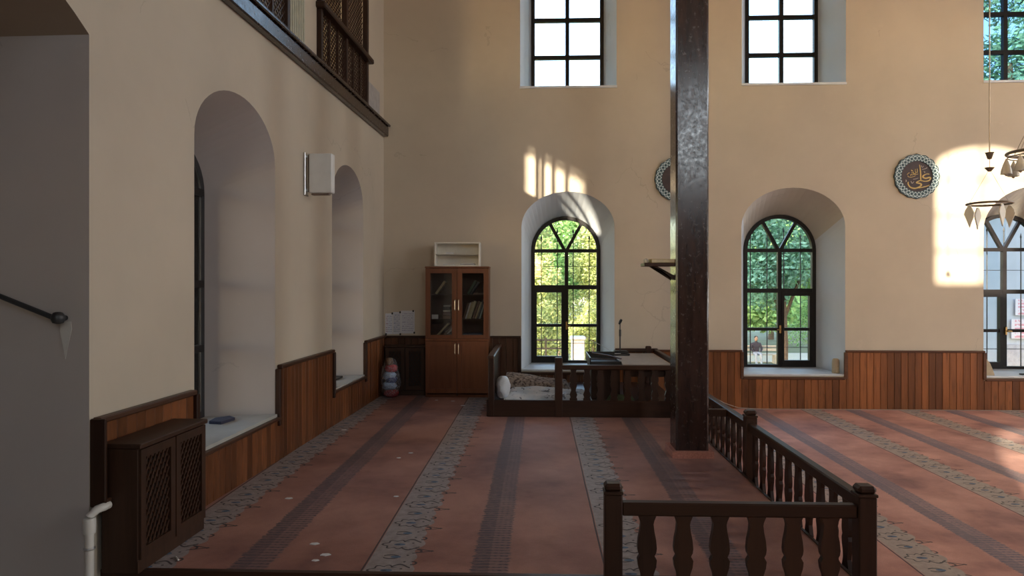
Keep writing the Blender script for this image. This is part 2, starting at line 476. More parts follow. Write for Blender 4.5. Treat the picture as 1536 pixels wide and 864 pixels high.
for d in WIN:
    x0, x1, zb, zs, zt = d['i']; a, b, fb, ft = d['f']
    g = solid('reveal')
    A = [(x, YW - .01, z) for x, z in arch_loop(x0, x1, zb, zs, zt, 24)]
    fs = ft - (b - a) / 2
    B = [(x, YT + .2, z) for x, z in arch_loop(a, b, fb, fs, ft, 24)]
    # splay reaches the frame plane, then goes straight through
    B1 = [(x, YT - .02, z) for x, _, z in B]
    g.loft(A, B1); cs.append(g)
    g = solid('reveal'); g.loft([(x, YT - .03, z) for x, _, z in B], B); cs.append(g)
for d in UP:
    x0, x1, zb, zt = d['i']; a, b, fb, ft = d['f']
    g = solid('reveal'); L = lambda x0, x1, z0, z1, y: [(x0, y, z0), (x1, y, z0), (x1, y, z1), (x0, y, z1)]
    g.loft(L(x0, x1, zb, zt, YW - .01), L(a, b, fb, ft, YT - .02)); cs.append(g)
    g = solid('reveal'); g.loft(L(a, b, fb, ft, YT - .03), L(a, b, fb, ft, YT + .2)); cs.append(g)
cut(wall, cs)
wall.data.materials.append(MAT['vault'])
for p in wall.data.polygons:                # right niches' vaults near the wall colour; only their jambs keep the skylight-tinted whitewash
    if p.material_index == 1 and p.center.x > 2 and 2.56 < p.center.z < 3.2 and p.center.y < 11: p.material_index = len(wall.data.materials) - 1

# left wall: solid below the gallery, two deep windows and the arched stair opening
lw = left(G().box(-.6, 0, -5.2, YW + .05, -.3, 3.86).obj('wall_left', 'plaster_left', kind='structure', label='cream plastered left wall under the gallery'))
LWIN = [dict(i=(4.845, 6.262, .60, 2.78, 3.234), f=(5.06, 6.11, .60, 2.95), lab='deep arched window niche in the left wall nearest the camera'),
        dict(i=(7.852, 9.127, .585, 2.72, 3.158), f=(8.05, 8.98, .585, 2.90), lab='deep arched window niche in the left wall beside the far corner')]
cs = []
for d in LWIN:
    y0, y1, zb, zs, zt = d['i']; a, b, fb, ft = d['f']
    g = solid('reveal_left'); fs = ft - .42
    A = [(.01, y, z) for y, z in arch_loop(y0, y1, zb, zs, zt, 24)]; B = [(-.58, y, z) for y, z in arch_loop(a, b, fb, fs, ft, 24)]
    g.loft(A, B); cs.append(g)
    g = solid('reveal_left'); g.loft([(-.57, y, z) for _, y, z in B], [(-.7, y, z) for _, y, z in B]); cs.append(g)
# stair opening: segmental arch springing at 3.077
sy0, sy1, zs = 1.1, 3.743, 3.077
half = (sy1 - sy0) / 2; al = math.radians(34); Rr = half / math.sin(al)
loop = [(sy0, -.4), (sy1, -.4)] + [((sy0 + sy1) / 2 + Rr * math.sin(al - 2 * al * k / 20), zs + Rr * (math.cos(al - 2 * al * k / 20) - math.cos(al))) for k in range(21)]
g = solid('reveal_left'); g.loft([(.02, y, z) for y, z in loop], [(-.62, y, z) for y, z in loop]); cs.append(g)
cut(lw, cs)
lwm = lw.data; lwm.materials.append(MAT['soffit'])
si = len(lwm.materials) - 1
for p in lwm.polygons:                      # the stair arch's underside gets a darker brown
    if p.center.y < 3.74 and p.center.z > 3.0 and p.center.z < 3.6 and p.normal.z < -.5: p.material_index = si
# stairwell behind the opening, porch wall, gallery
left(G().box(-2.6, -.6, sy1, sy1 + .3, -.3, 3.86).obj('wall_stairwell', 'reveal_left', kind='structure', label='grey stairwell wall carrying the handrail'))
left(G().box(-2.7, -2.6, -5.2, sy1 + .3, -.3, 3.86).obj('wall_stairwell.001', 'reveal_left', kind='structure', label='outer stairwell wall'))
left(G().box(-3.0, .0, -5.2, YW + .05, 3.86, 3.99).obj('floor_gallery', 'ceil', kind='structure', label='gallery floor above the left wall'))
gw = left(G().box(-3.1, -2.9, -5.2, YW + .05, 3.9, ZC).obj('wall_gallery', 'plaster_left', kind='structure', label='outer wall of the gallery'))
GY0, GY1, GZ0, GZ1 = -4.40, -2.0, 5.1, 6.32
g = solid('reveal'); g.box(-3.3, -2.7, GY0, GY1, GZ0, GZ1)
g2 = solid('reveal'); g2.box(-3.3, -2.7, 5.6, 6.6, 5.0, 6.6)  # opening added for the gallery fill lamp
cut(gw, [g, g2])
left(G().box(-.35, 0, 6.53, 7.35, 3.99, ZC).obj('wall_left_pier', 'plaster_left', kind='structure', label='cream pier standing on the gallery edge'))
left(G().box(-.35, 0, 9.24, YW + .02, 3.99, ZC).obj('wall_left_pilaster', 'plaster_left', kind='structure', label='cream pilaster at the gallery end'))
left(G().box(-.01, .018, 9.30, 9.90, 3.99, 4.40).obj('trim_3', plain('grey_plinth', (.36, .34, .33), .8), kind='structure', label='grey plinth at the foot of the pilaster'))
g = G()
for k in range(9): g.box(-.02, .012, 6.55 + k * .05, 6.575 + k * .05, 3.99, ZC)
left(g.obj('trim_4', plain('ribbed_curtain', (.46, .45, .36), .9), kind='structure', label='pale ribbed strip on the gallery pier'))

# rear and right walls, ceiling (outside the picture; they hold the windows the sun comes through)
rear = G().box(-6, 13.2, -5.3, -5, -.3, ZC).obj('wall_rear', 'rear_dark', kind='structure', label='rear wall behind the camera')
cs = []
REAR = [(-1.24, .13, 4.93, 6.62, 6.92), (-.93, .13, 1.95, 2.5, 3.0), (3.4, 4.2, 4.3, 6.2, 6.5), (10.1, 10.9, .8, 2.7, 3.0), (10.1, 10.9, 4.3, 6.2, 6.5)]  # last two openings added for the fill lamps
for a, b, z0, z1, z2 in REAR:
    g = solid('reveal'); g.loft([(x, -4.9, z) for x, z in arch_loop(a, b, z0, z1, z2)], [(x, -5.4, z) for x, z in arch_loop(a, b, z0, z1, z2)]); cs.append(g)
cut(rear, cs)
right = G().box(12.4, 12.9, -5.2, 10.3, -.3, ZC).obj('wall_right', 'plaster', kind='structure', label='right wall outside the picture')
cs = []
for yy in (.6, 4.2, 7.8):
    for z0, z1 in ((.8, 3.0), (4.6, 7.0)):
        g = solid('reveal'); g.box(12.3, 13.0, yy - .55, yy + .55, z0, z1); cs.append(g)
cut(right, cs)
G().box(-6, 13.2, -5.3, YT + .1, ZC, ZC + .3).obj('ceiling', 'ceil', kind='structure', label='ceiling above the frame')

# ------------------------------------------------------------------ windows
n_win = [0]
def next_window(label):
    n_win[0] += 1
    return struct('window_%d' % n_win[0], label)
def offset_loop(lp, t):
    """shrink an arch loop by t towards its inside"""
    n = len(lp); out = []
    for i in range(n):
        p, a, b = Vector(lp[i]), Vector(lp[i - 1]), Vector(lp[(i + 1) % n])
        d1, d2 = (p - a), (b - p)
        n1 = Vector((-d1.y, d1.x)).normalized() if d1.length > 1e-6 else None
        n2 = Vector((-d2.y, d2.x)).normalized() if d2.length > 1e-6 else n1
        n1 = n1 or n2
        m = (n1 + n2); m = m / max(m.length_squared, .3) * 2 * t
        out.append((p.x + m.x, p.y + m.y))
    return out
def arched_window(d, side):
    a, b, fb, ft = d['f']; fs = ft - (b - a) / 2; y0, y1 = YT - .05, YT + .03
    w = next_window(d['lab'])
    lp = arch_loop(a, b, fb, fs, ft, 24); inn = offset_loop(lp, .055)
    G().band(lp, inn, y0, y1).obj('frame', 'frame', w)
    xm = (a + b) / 2 + (.012 if side == 'l' else -.0)
    z1, z2, z3 = fb + 1.715, fb + 1.175, fb + .59           # transoms
    ym0, ym1 = y0 + .008, y1 - .008
    for z, h in ((fs, .026), (z2 , .032)):
        G().box(a + .05, b - .05, ym0, ym1, z - h, z + h).obj('transom', 'frame', w)
    G().box(xm - .028, xm + .028, ym0 - .004, ym1, fb + .05, fs).obj('mullion', 'frame', w)
    # fan bars of the arch
    cx = (a + b) / 2; rr = (b - a) / 2 - .03
    for s in (-1, 1):
        p0 = Vector((cx + s * .012, fs)); p1 = Vector((cx + s * rr * math.cos(math.radians(60)), fs + rr * math.sin(math.radians(60))))
        t = (p1 - p0).normalized(); nn = Vector((-t.y, t.x)) * .024
        G().prism([(p0 + nn)[:], (p0 - nn)[:], (p1 - nn)[:], (p1 + nn)[:]], ym0 + .003 * (2 + s), ym1 - .003 * (2 + s)).obj('fan_bar', 'frame', w)
    # fixed half and opening casement (thicker rails)
    fixed = (xm + .028, b - .05) if side == 'l' else (a + .05, xm - .028)
    case = (a + .05, xm - .028) if side == 'l' else (xm + .028, b - .05)
    G().box(fixed[0], fixed[1], ym0, ym1, z3 - .022, z3 + .022).obj('transom', 'frame', w)
    o = [(case[0], fb + .05), (case[1], fb + .05), (case[1], z2 - .03), (case[0], z2 - .03)]
    t = .05
    i = [(case[0] + t * .7, fb + .05 + t * 1.4), (case[1] - t, fb + .05 + t * 1.4), (case[1] - t, z2 - .03 - t), (case[0] + t * .7, z2 - .03 - t)]
    sash = G().band(o, i, y0 - .012, y1 - .01).obj('casement', 'frame', w)
    G().box(i[0][0], i[1][0], ym0, ym1, z3 - .022, z3 + .022).obj('casement_bar', 'frame', sash)
    hx = xm
    hb = G().bbox(hx - .014, hx + .014, y0 - .035, y0 - .010, z3 - .06, z3 + .06, .005)
    hb.tube([(hx, y0 - .03, z3), (hx, y0 - .065, z3), (hx + (.06 if side != 'r' else -.06), y0 - .068, z3 - .004)], .0085)
    hb.obj('handle', 'brass', sash, True, label='brass lever handle')
    # panes
    yy = YT
    xs = [(a + .05, xm), (xm, b - .05)]
    for (xa, xb) in xs:
        for za, zb in ((fb + .05, z3), (z3, z2), (z2, fs)):
            G().box(xa, xb, yy - .002, yy + .002, za, zb).obj('pane', 'glass', w)
    half = arch_loop(a + .05, b - .05, fs, fs, ft - .05, 24)[2:]
    for k0, k1 in ((0, 8), (8, 16), (16, 24)):
        G().prism([(cx, fs)] + half[k0:k1 + 1], yy - .002, yy + .002).obj('pane', 'glass', w)
    # iron bars outside
    yb = YT + .16
    nb = 4
    for k in range(nb):
        x = a + (b - a) * (k + .62) / (nb + .24)
        zt = fs + (.28 if k in (1, 2) else .18)
        g = G().tube([(x, yb, fb + .01), (x, yb, zt)], .008, 6)
        g.add([(x, yb - .014, zt), (x + .016, yb, zt + .02), (x, yb + .014, zt), (x - .016, yb, zt + .02), (x, yb, zt + .09), (x, yb, zt - .01)],
              [(0, 1, 4), (1, 2, 4), (2, 3, 4), (3, 0, 4), (1, 0, 5), (2, 1, 5), (3, 2, 5), (0, 3, 5)])
        g.obj('iron_bar', 'iron', w)
    for z in (fb + .30, fb + 1.50):
        G().box(a - .03, b + .03, yb - .004, yb + .004, z - .0045, z + .0045).obj('iron_crossbar', 'iron', w)
    # sill board
    x0, x1, zb = d['i'][:3]
    G().prism([(x0 + .004, YW - .015), (x1 - .004, YW - .015), (b - .01, y0), (a + .01, y0)], zb - .004, zb + .018, 'xy').obj('sill', 'sill', w)
    return w
for d in WIN: arched_window(d, d['side'])

def square_window(d, glassname):
    a, b, fb, ft = d['f']; y0, y1 = YT - .05, YT + .03
    w = next_window(d['lab'])
    lp = [(a, fb), (b, fb), (b, ft), (a, ft)]; inn = [(a + .055, fb + .055), (b - .055, fb + .055), (b - .055, ft - .055), (a + .055, ft - .055)]
    G().band(lp, inn, y0, y1).obj('frame', 'frame', w)
    xm = (a + b) / 2
    G().box(xm - .03, xm + .03, y0 + .006, y1 - .006, fb + .05, ft - .05).obj('mullion', 'frame', w)
    zz = [5.225 + .572 * k for k in range(3)]
    for z in zz: G().box(a + .05, b - .05, y0 + .008, y1 - .008, z - .029, z + .029).obj('transom', 'frame', w)
    lv = [fb + .05] + zz + [ft - .05]
    for (xa, xb) in ((a + .05, xm), (xm, b - .05)):
        for za, zb in zip(lv, lv[1:]): G().box(xa, xb, YT - .002, YT + .002, za, zb).obj('pane', glassname, w)
    x0, x1, zb = d['i'][:3]
    G().prism([(x0 - .004, YW - .02), (x1 + .004, YW - .02), (b - .01, y0), (a + .01, y0)], zb - .022, zb + .008, 'xy').obj('sill', 'sill', w)
for d, gn in zip(UP, ('glass', 'glass', 'tinted')): square_window(d, gn)

for d in LWIN:
    w = left(next_window(d['lab']))
    a, b, fb, ft = d['f']; fs = ft - .42
    lp = arch_loop(a, b, fb, fs, ft, 20); inn = offset_loop(lp, .06)
    P = lambda p, q, dd: (dd, p, q)
    G().band(lp, inn, -.62, -.565, P=P).obj('frame', 'iron', w)
    ym = (a + b) / 2
    G().box(-.59, -.545, ym - .03, ym + .03, fb + .05, ft - .05).obj('mullion', 'frame', w)
    for z in (fs, fb + 1.15, fb + .6): G().box(-.59, -.545, a + .05, b - .05, z - .03, z + .03).obj('transom', 'frame', w)
    for ya, yb in ((a + .05, ym), (ym, b - .05)):
        for za, zb in ((fb + .05, fb + .6), (fb + .6, fb + 1.15), (fb + 1.15, fs)):
            G().box(-.572, -.568, ya, yb, za, zb).obj('pane', 'glass', w)
    half = arch_loop(a + .05, b - .05, fs, fs, ft - .05, 20)[2:]
    G().prism(half, -.572, -.568, 'yz').obj('pane', 'glass', w)
    y0, y1, zb = d['i'][:3]
    G().prism([(.02, y0 + .005), (.02, y1 - .005), (-.54, b), (-.54, a)], zb - .03, zb + .006, 'xy').obj('sill', plain('left_sill_stone', (.40, .385, .35), .6, .08, 6, .05), w)

# rear windows and the gallery window: plain barred frames that shape the sunlight
for a, b, fb, fs, ft in REAR:
    w = next_window('rear window behind the camera')
    lp = arch_loop(a, b, fb, fs, ft, 16)
    G().band(lp, offset_loop(lp, .05), -5.2, -5.12).obj('frame', 'frame', w)
    G().box((a + b) / 2 - .010, (a + b) / 2 + .010, -5.19, -5.13, fb, ft).obj('mullion', 'frame', w)
    for k in (1, 2, 3):
        z = fb + (ft - fb) * k / 4
        G().box(a, b, -5.19, -5.13, z - .015, z + .015).obj('transom', 'frame', w)
w = left(next_window('gallery window above the stair'))
for z in (GZ0 + .02, GZ1 - .10): G().box(-3.03, -2.97, GY0, GY1, z - .025, z + .025).obj('transom', 'frame', w)
for y in (GY0 + .03, GY1 - .03): G().box(-3.03, -2.97, y - .03, y + .03, GZ0, GZ1).obj('stile', 'frame', w)

# ------------------------------------------------------------------ wainscot (planks one by one)
plank_me = G().bbox(-.0465, .0465, -.011, .011, 0, 1, .004).mesh('plank', 'plank')
plank_dark = plank_me.copy(); plank_dark.materials[0] = MAT['plank_dark']
plank_left = plank_me.copy(); plank_left.materials[0] = MAT['plank_left']
def planks_x(root, x0, x1, y, z0, z1, me=plank_me):
    n = max(1, round((x1 - x0) / .096)); wd = (x1 - x0) / n
    for k in range(n):
        link('plank', me, root, (x0 + wd * (k + .5), y - .012, z0), (0, 0, 0), (wd / .096, R.uniform(.85, 1.1), z1 - z0))
def planks_y(root, y0, y1, x, z0, z1):
    n = max(1, round((y1 - y0) / .096)); wd = (y1 - y0) / n
    for k in range(n):
        link('plank', plank_left, root, (x + .012, y0 + wd * (k + .5), z0), (0, 0, PI / 2), (wd / .096, R.uniform(.85, 1.1), z1 - z0))
t = struct('trim_5', 'reddish brown plank wainscot along the right part of the far wall')
F = .010
for x0, x1, zt in ((1.061, 2.825, .80), (4.262, 6.135, .80), (7.75, 9.6, .80), (2.825, 4.262, .42), (6.135, 7.75, .41)):
    planks_x(t, x0, x1, YW, F, zt)
    G().bbox(x0 - (.01 if zt > .5 else -.02), x1 + (.01 if zt > .5 else -.02), YW - .042, YW - .002, zt, zt + (.028 if zt > .5 else .034), .006).obj('cap_rail', 'capx', t)
for x, z in ((2.83, .80), (4.257, .80), (6.14, .80), (7.745, .80)):
    G().bbox(x - .022, x + .022, YW - .040, YW - .002, .43, z, .005).obj('end_board', 'capx', t)
t = struct('trim_6', 'dark plank wainscot along the left part of the far wall')
planks_x(t, -2.2, -.275, YW, PZ, .985, plank_dark); planks_x(t, -.275, 1.06, YW, PZ, .47, plank_dark)
G().bbox(-2.21, -.26, YW - .045, YW - .002, .985, 1.015, .006).obj('cap_rail', 'dark_x', t)
G().bbox(-.27, 1.06, YW - .045, YW - .002, .47, .505, .006).obj('cap_rail', 'dark_x', t)
G().bbox(-.30, -.255, YW - .042, YW - .002, .50, .985, .005).obj('end_board', 'dark_z', t)
t = left(struct('trim_7', 'plank wainscot stepping down under the niches of the left wall'))
for y0, y1, zt in ((3.765, 4.80, 1.0), (6.30, 7.81, 1.0), (9.165, 10.17, .99), (4.80, 6.30, .55), (7.81, 9.165, .545)):
    hi = zt > .8
    planks_y(t, y0, y1, 0, PZ if y0 > 3.9 else .56, zt)
    G().bbox(.0, .052, y0 - (.0 if hi else -.01), y1 + (.0 if hi else -.01), zt, zt + (.034 if hi else .03), .007).obj('cap_rail', 'cap', t)
for y in (4.822, 6.278, 7.832, 9.145):
    G().bbox(.0, .048, y - .022, y + .022, .5, 1.0, .005).obj('end_board', 'dark_z', t)
G().bbox(.0, .088, 3.745, 3.765, .56, 1.03, .005).obj('end_board', 'dark_z', t)
G().bbox(.0, .088, 3.765, 4.80, .56, .60, .005).obj('batten', 'cap', t)

# ------------------------------------------------------------------ radiator covers
def radiator_cover(name, label, loc, rot, L, D, H, slat_gap):
    """front faces local +x, runs along local y"""
    t = thing(name, label, 'radiator cover', loc, rot)
    G().bbox(-D, .012, -.01, L + .01, H - .028, H, .005).obj('top_board', 'cover_z', t)
    G().bbox(-D, -.012, 0, .02, 0, H - .028, .003).obj('side_panel', 'cover_z', t)
    G().bbox(-D, -.012, L - .02, L, 0, H - .028, .003).obj('side_panel', 'cover_z', t)
    G().bbox(-.03, -.008, .0, L, 0, .07, .003).obj('plinth', 'cover_z', t)
    G().box(-D + .005, -D + .010, .02, L - .02, .02, H - .03).obj('back_panel', 'black', t)
    n = 2
    wd = L / n
    for k in range(n):
        y0, y1, z0, z1 = k * wd + .006, (k + 1) * wd - .006, .075, H - .034
        fr = .048
        o = [(y0, z0), (y1, z0), (y1, z1), (y0, z1)]; i = [(y0 + fr, z0 + fr * 1.2), (y1 - fr, z0 + fr * 1.2), (y1 - fr, z1 - fr), (y0 + fr, z1 - fr)]
        door = G().band(o, i, -.022, .004, P=lambda a, b, d: (d, a, b)).obj('door', 'cover_z', t)
        ya, yb, za, zb = i[0][0], i[1][0], i[0][1], i[2][1]
        for sgn, xo in ((1, -.010), (-1, -.017)):
            c = -(yb - ya) * 2
            span = (zb - za) + (yb - ya) * 1.5
            q = za - (yb - ya) * 1.5 if sgn > 0 else za
            while q < (zb if sgn > 0 else zb + (yb - ya) * 1.5):
                # line z = q + sgn*1.5*(y-ya)
                pts = []
                for yy in (ya, yb):
                    pts.append((yy, q + sgn * 1.5 * (yy - ya)))
                (u0, w0), (u1, w1) = pts
                def clip(u0, w0, u1, w1):
                    for lim, sg in ((za, 1), (zb, -1)):
                        i0, i1 = (w0 - lim) * sg >= 0, (w1 - lim) * sg >= 0
                        if not i0 and not i1: return None
                        if i0 != i1:
                            f = (lim - w0) / (w1 - w0); uu = u0 + f * (u1 - u0)
                            if not i0: u0, w0 = uu, lim
                            else: u1, w1 = uu, lim
                    return u0, w0, u1, w1
                cl = clip(u0, w0, u1, w1)
                if cl and math.hypot(cl[2] - cl[0], cl[3] - cl[1]) > .02:
                    u0, w0, u1, w1 = cl; tv = Vector((u1 - u0, w1 - w0)).normalized(); nv = Vector((-tv.y, tv.x)) * .0058
                    G().prism([(u0 + nv.x, w0 + nv.y), (u0 - nv.x, w0 - nv.y), (u1 - nv.x, w1 - nv.y), (u1 + nv.x, w1 + nv.y)], xo - .0035, xo + .0035, 'yz').obj('slat', 'cover_z', door)
                q += slat_gap
    return t
radiator_cover('radiator_cover', 'brown wooden radiator cover with two lattice doors beside the stair opening', LW(.245, 3.80, PZ), (0, 0, LROT), .72, .215, .70, .062)
radiator_cover('radiator_cover', 'dark lattice radiator cover in the far corner left of the bookcase', (-2.16, 10.02, PZ), (0, 0, -PI / 2), .56, .15, .70, .075)
# white heating pipe with elbow
t = thing('heating_pipe', 'white pipe with elbow rising beside the radiator cover near the stair opening', 'pipe', LW(.03, 3.70, 0))
G().tube([(0, 0, .0), (0, 0, .48), (.004, .0, .53), (.03, .02, .56), (.05, .045, .565), (.05, .085, .565)], .022, 12).obj('pipe', 'pipe', t, True)
G().lathe([(.030, -.02), (.031, .0), (.031, .05), (.029, .06)], (0, 0, .46), 14).obj('elbow_socket', 'pipe', t, True)
G().torus((0, 0, .36), .025, .006, 16, 6).obj('clamp', 'steel', t, True, label='metal pipe clamp')

# handrail on the stairwell wall
t = thing('handrail', 'dark iron handrail ending in a round knob on the grey stairwell wall', 'handrail', LW(-.10, 3.743, 1.57))
G().tube([(-.045, -.062, .0), (-.6, -.062, .216), (-1.6, -.062, .60)], .0135, 10).obj('rail', 'iron', t, True)
G().lathe([(.008, -.03), (.026, -.024), (.034, -.005), (.034, .012), (.022, .03), (.01, .034)], (-.03, -.062, 0), 14).obj('knob', 'iron', t, True)
G().tube([(-.03, -.062, 0), (-.03, .0, 0)], .014, 8).obj('bracket', 'iron', t, True)
m = M('plaster_patch', (.52, .50, .47), .9)
G().prism([(-.055, -.02), (.0, -.02), (.005, -.06), (-.012, -.13), (-.03, -.22), (-.045, -.14), (-.06, -.07)], -.003, .0).obj('mortar_smear', m.m, t, label='pale mortar smear under the knob')

# ------------------------------------------------------------------ gallery beam and lattice screens
t = left(thing('gallery_beam', 'long dark varnished timber beam along the gallery edge above the left wall', 'beam', (0, 0, 0)))
G().bbox(.0, .075, 2.0, YW - .01, 3.845, 3.985, .012).obj('fascia', 'varnish', t)
G().bbox(.0, .105, 2.0, YW - .005, 3.985, 4.02, .010).obj('moulding', 'varnish', t)
def lattice(g, y0, y1, z0, z1, x, step=.05, r=.006):
    for sgn in (1, -1):
        q = z0 - (y1 - y0)
        while q < z1 + (y1 - y0):
            ya, za = y0, q if sgn > 0 else q + (y1 - y0)
            yb, zb = y1, za + sgn * (y1 - y0)
            lo, hi = 0.0, 1.0
            for lim, s2 in ((z0, 1), (z1, -1)):
                f0, f1 = (za - lim) * s2, (zb - lim) * s2
                if f0 < 0 and f1 < 0: lo, hi = 1, 0
                elif f0 < 0: lo = max(lo, f0 / (f0 - f1))
                elif f1 < 0: hi = min(hi, f0 / (f0 - f1))
            if hi - lo > .01:
                A = (ya + lo * (yb - ya), za + lo * (zb - za)); B = (ya + hi * (yb - ya), za + hi * (zb - za))
                t_ = Vector((B[0] - A[0], B[1] - A[1])).normalized(); n_ = Vector((-t_.y, t_.x)) * r
                xo = x + .004 * sgn
                g.prism([(A[0] + n_.x, A[1] + n_.y), (A[0] - n_.x, A[1] - n_.y), (B[0] - n_.x, B[1] - n_.y), (B[0] + n_.x, B[1] + n_.y)], xo - .004, xo + .004, 'yz')
            q += step * 1.414
def screen(label, y0, y1, stiles, upper):
    t = left(thing('lattice_screen', label, 'lattice screen'))
    for y in stiles: G().bbox(-.02, .045, y - .03, y + .03, 4.02, 6.2 if upper else 4.60, .004).obj('stile', 'dark_z', t)
    G().bbox(-.03, .10, y0 - .06, y1 + .05, 4.60, 4.665, .012).obj('top_rail', 'dark_y', t)
    G().bbox(-.02, .045, y0, y1, 4.02, 4.08, .004).obj('bottom_rail', 'dark_y', t)
    for a, b in zip(stiles, stiles[1:]):
        g = G(); lattice(g, a + .03, b - .03, 4.08, 4.60, .01); g.obj('lattice', 'dark_z', t, kind='stuff')
        for k in range(1, 3):
            yy = a + (b - a) * k / 3
            G().box(.0, .03, yy - .014, yy + .014, 4.06, 4.60).obj('baluster', 'dark_z', t)
        if upper:
            g = G(); lattice(g, a + .03, b - .03, 4.68, 6.2, -.03); g.obj('lattice', 'dark_z', t, kind='stuff')
    return t
screen('dark wooden lattice screen on the gallery edge beside the far corner', 7.38, 9.24, (7.40, 8.30, 9.20), True)
screen('short dark wooden lattice screen on the gallery edge above the nearest niche', 5.45, 6.5, (5.48, 6.47), False)
t = left(thing('gallery_railing', 'wooden gallery railing above the stair opening', 'railing'))
G().bbox(-.02, .04, 2.4, 5.42, 4.02, 4.08, .004).obj('bottom_rail', 'dark_y', t)
for y in (3.83, 4.29, 4.66, 4.85): G().bbox(-.02, .03, y - .022, y + .022, 4.05, 5.6, .004).obj('post', 'dark_z', t)

# ------------------------------------------------------------------ wooden column
t = thing('wooden_column', 'tall square dark varnished timber column standing on the carpet', 'column', (1.375, 6.675, PZ))
g = G(); n = 26; hw = .147
vs, fs = [], []
for k in range(n):
    z = .05 + (ZC - PZ - .05) * k / (n - 1)
    j = [R.uniform(-.0006, .0006) for _ in range(4)]
    c = .016
    ring = [(-hw + c, -hw), (hw - c, -hw), (hw, -hw + c), (hw, hw - c), (hw - c, hw), (-hw + c, hw), (-hw, hw - c), (-hw, -hw + c)]
    vs += [(x + j[i // 2 % 4], y + j[(i // 2 + 1) % 4], z) for i, (x, y) in enumerate(ring)]
for k in range(n - 1):
    for i in range(8): fs.append((k * 8 + i, k * 8 + (i + 1) % 8, (k + 1) * 8 + (i + 1) % 8, (k + 1) * 8 + i))
fs += [tuple(range(7, -1, -1)), tuple((n - 1) * 8 + i for i in range(8))]
g.add(vs, fs); g.obj('shaft', 'varnish', t)
G().band([(-.185, -.185), (.185, -.185), (.185, .185), (-.185, .185)], [(-.146, -.146), (.146, -.146), (.146, .146), (-.146, .146)], 0, .062, P=lambda a, b, d: (a, b, d)).obj('carpet_skirt', 'skirt', t, label='red carpet offcut wrapped around the foot')
# bracket shelf on the column's left face
t = thing('bracket_shelf', 'small wooden bracket shelf fixed to the left face of the column', 'shelf', (1.225, 6.675, 1.93))
G().bbox(-.275, .0, -.13, .13, -.018, .012, .004).obj('shelf_board', 'dark_x', t)
for y in (-.09, .09):
    G().loft([(-.20, y - .015, -.018), (-.16, y - .015, -.018), (-.0, y - .015, -.145), (-.0, y - .015, -.105)][::1], [(-.20, y + .015, -.018), (-.16, y + .015, -.018), (-.0, y + .015, -.145), (-.0, y + .015, -.105)]).obj('brace', 'dark_x', t)
bk = thing('book', 'closed yellowish book lying on the bracket shelf of the column', 'book', (1.115, 6.66, 1.942), (0, 0, .1))
G().bbox(-.11, .10, -.10, .10, .003, .030, .002).obj('pages', 'pages', bk)
G().band([(-.113, -.001), (.103, -.001), (.103, .034), (-.113, .034)], [(-.112, .003), (.11, .003), (.11, .030), (-.112, .030)], -.103, .103).obj('cover', plain('yellow_cover', (.33, .24, .08), .5), bk)
tag(G().lathe([(.004, 0), (.022, .004), (.026, .02), (.020, .036), (.005, .042)], (.975, 6.62, 1.942), 12).obj('prayer_beads_cup', 'offwhite', None, True), 'little pale rounded cup at the tip of the bracket shelf', 'cup')

# ------------------------------------------------------------------ railing around the platform
prof = [(0, .050), (.03, .050), (.05, .038), (.075, .044), (.10, .050), (.135, .040), (.17, .030), (.21, .034), (.25, .046), (.29, .050), (.315, .038), (.335, .047), (.36, .050), (.41, .046), (.46, .037), (.50, .033), (.52, .037), (.545, .046), (.56, .052)]
def baluster_mesh(name, H, th, mat, sx=1.0):
    k = H / .56
    L = [(-w_ * sx, z * k) for z, w_ in prof]; Rg = [(w_ * sx, z * k) for z, w_ in reversed(prof)]
    g = G()
    vs = []; n = len(prof)
    for d in (-th / 2, th / 2): vs += [(a, d, b) for a, b in L] + [(-a, d, b) for a, b in L]
    fs = []
    for i in range(n - 1):
        fs += [(i, i + 1, n + i + 1, n + i), (2 * n + i, 3 * n + i, 3 * n + i + 1, 2 * n + i + 1), (i, 2 * n + i, 2 * n + i + 1, i + 1), (n + i, n + i + 1, 3 * n + i + 1, 3 * n + i)]
    fs += [(0, n, 3 * n, 2 * n), (n - 1, 3 * n - 1, 4 * n - 1, 2 * n - 1)]
    return g.add(vs, fs).mesh(name, mat)
def post_mesh(H, wd=.092):
    h = wd / 2
    g = G().bbox(-h, h, -h, h, 0, H - .055, .006)
    g.bbox(-h - .004, h + .004, -h - .004, h + .004, H - .056, H - .040, .003)
    g.bbox(-h, h, -h, h, H - .041, H, .014)
    return g.mesh('post', 'dark_z')
bal = baluster_mesh('baluster', .50, .040, 'dark_z')
t = thing('platform_railing', 'dark wooden railing with cut balusters fencing the raised platform at right', 'railing', (0, 0, .008))
pm = post_mesh(.705); FX = 1.735; FY = 3.79
for x, y in ((.385, FY), (FX - .055, FY), (FX, 6.0), (FX, 8.36)): link('post', pm, t, (x, y, 0))
G().bbox(.43, FX - .10, FY - .030, FY + .030, .535, .605, .008).obj('top_rail', 'dark_x', t)
G().bbox(.43, FX - .10, FY - .025, FY + .025, .0, .05, .006).obj('bottom_rail', 'dark_x', t)
for k in range(6): link('baluster', bal, t, (.561 + .188 * k, FY, .045))
for y0, y1, n in ((FY + .05, 5.955, 11), (6.045, 8.315, 12)):
    G().bbox(FX - .032, FX + .032, y0, y1, .535, .605, .008).obj('top_rail', 'dark_y', t)
    G().bbox(FX - .025, FX + .025, y0, y1, .0, .05, .006).obj('bottom_rail', 'dark_y', t)
    for k in range(n): link('baluster', bal, t, (FX, y0 + (y1 - y0) * (k + .5) / n, .045), (0, 0, PI / 2), (.95, .62, 1))
G().bbox(1.53, FX - .03, 6.62, 6.68, .535, .60, .006).obj('cross_rail', 'dark_x', t)

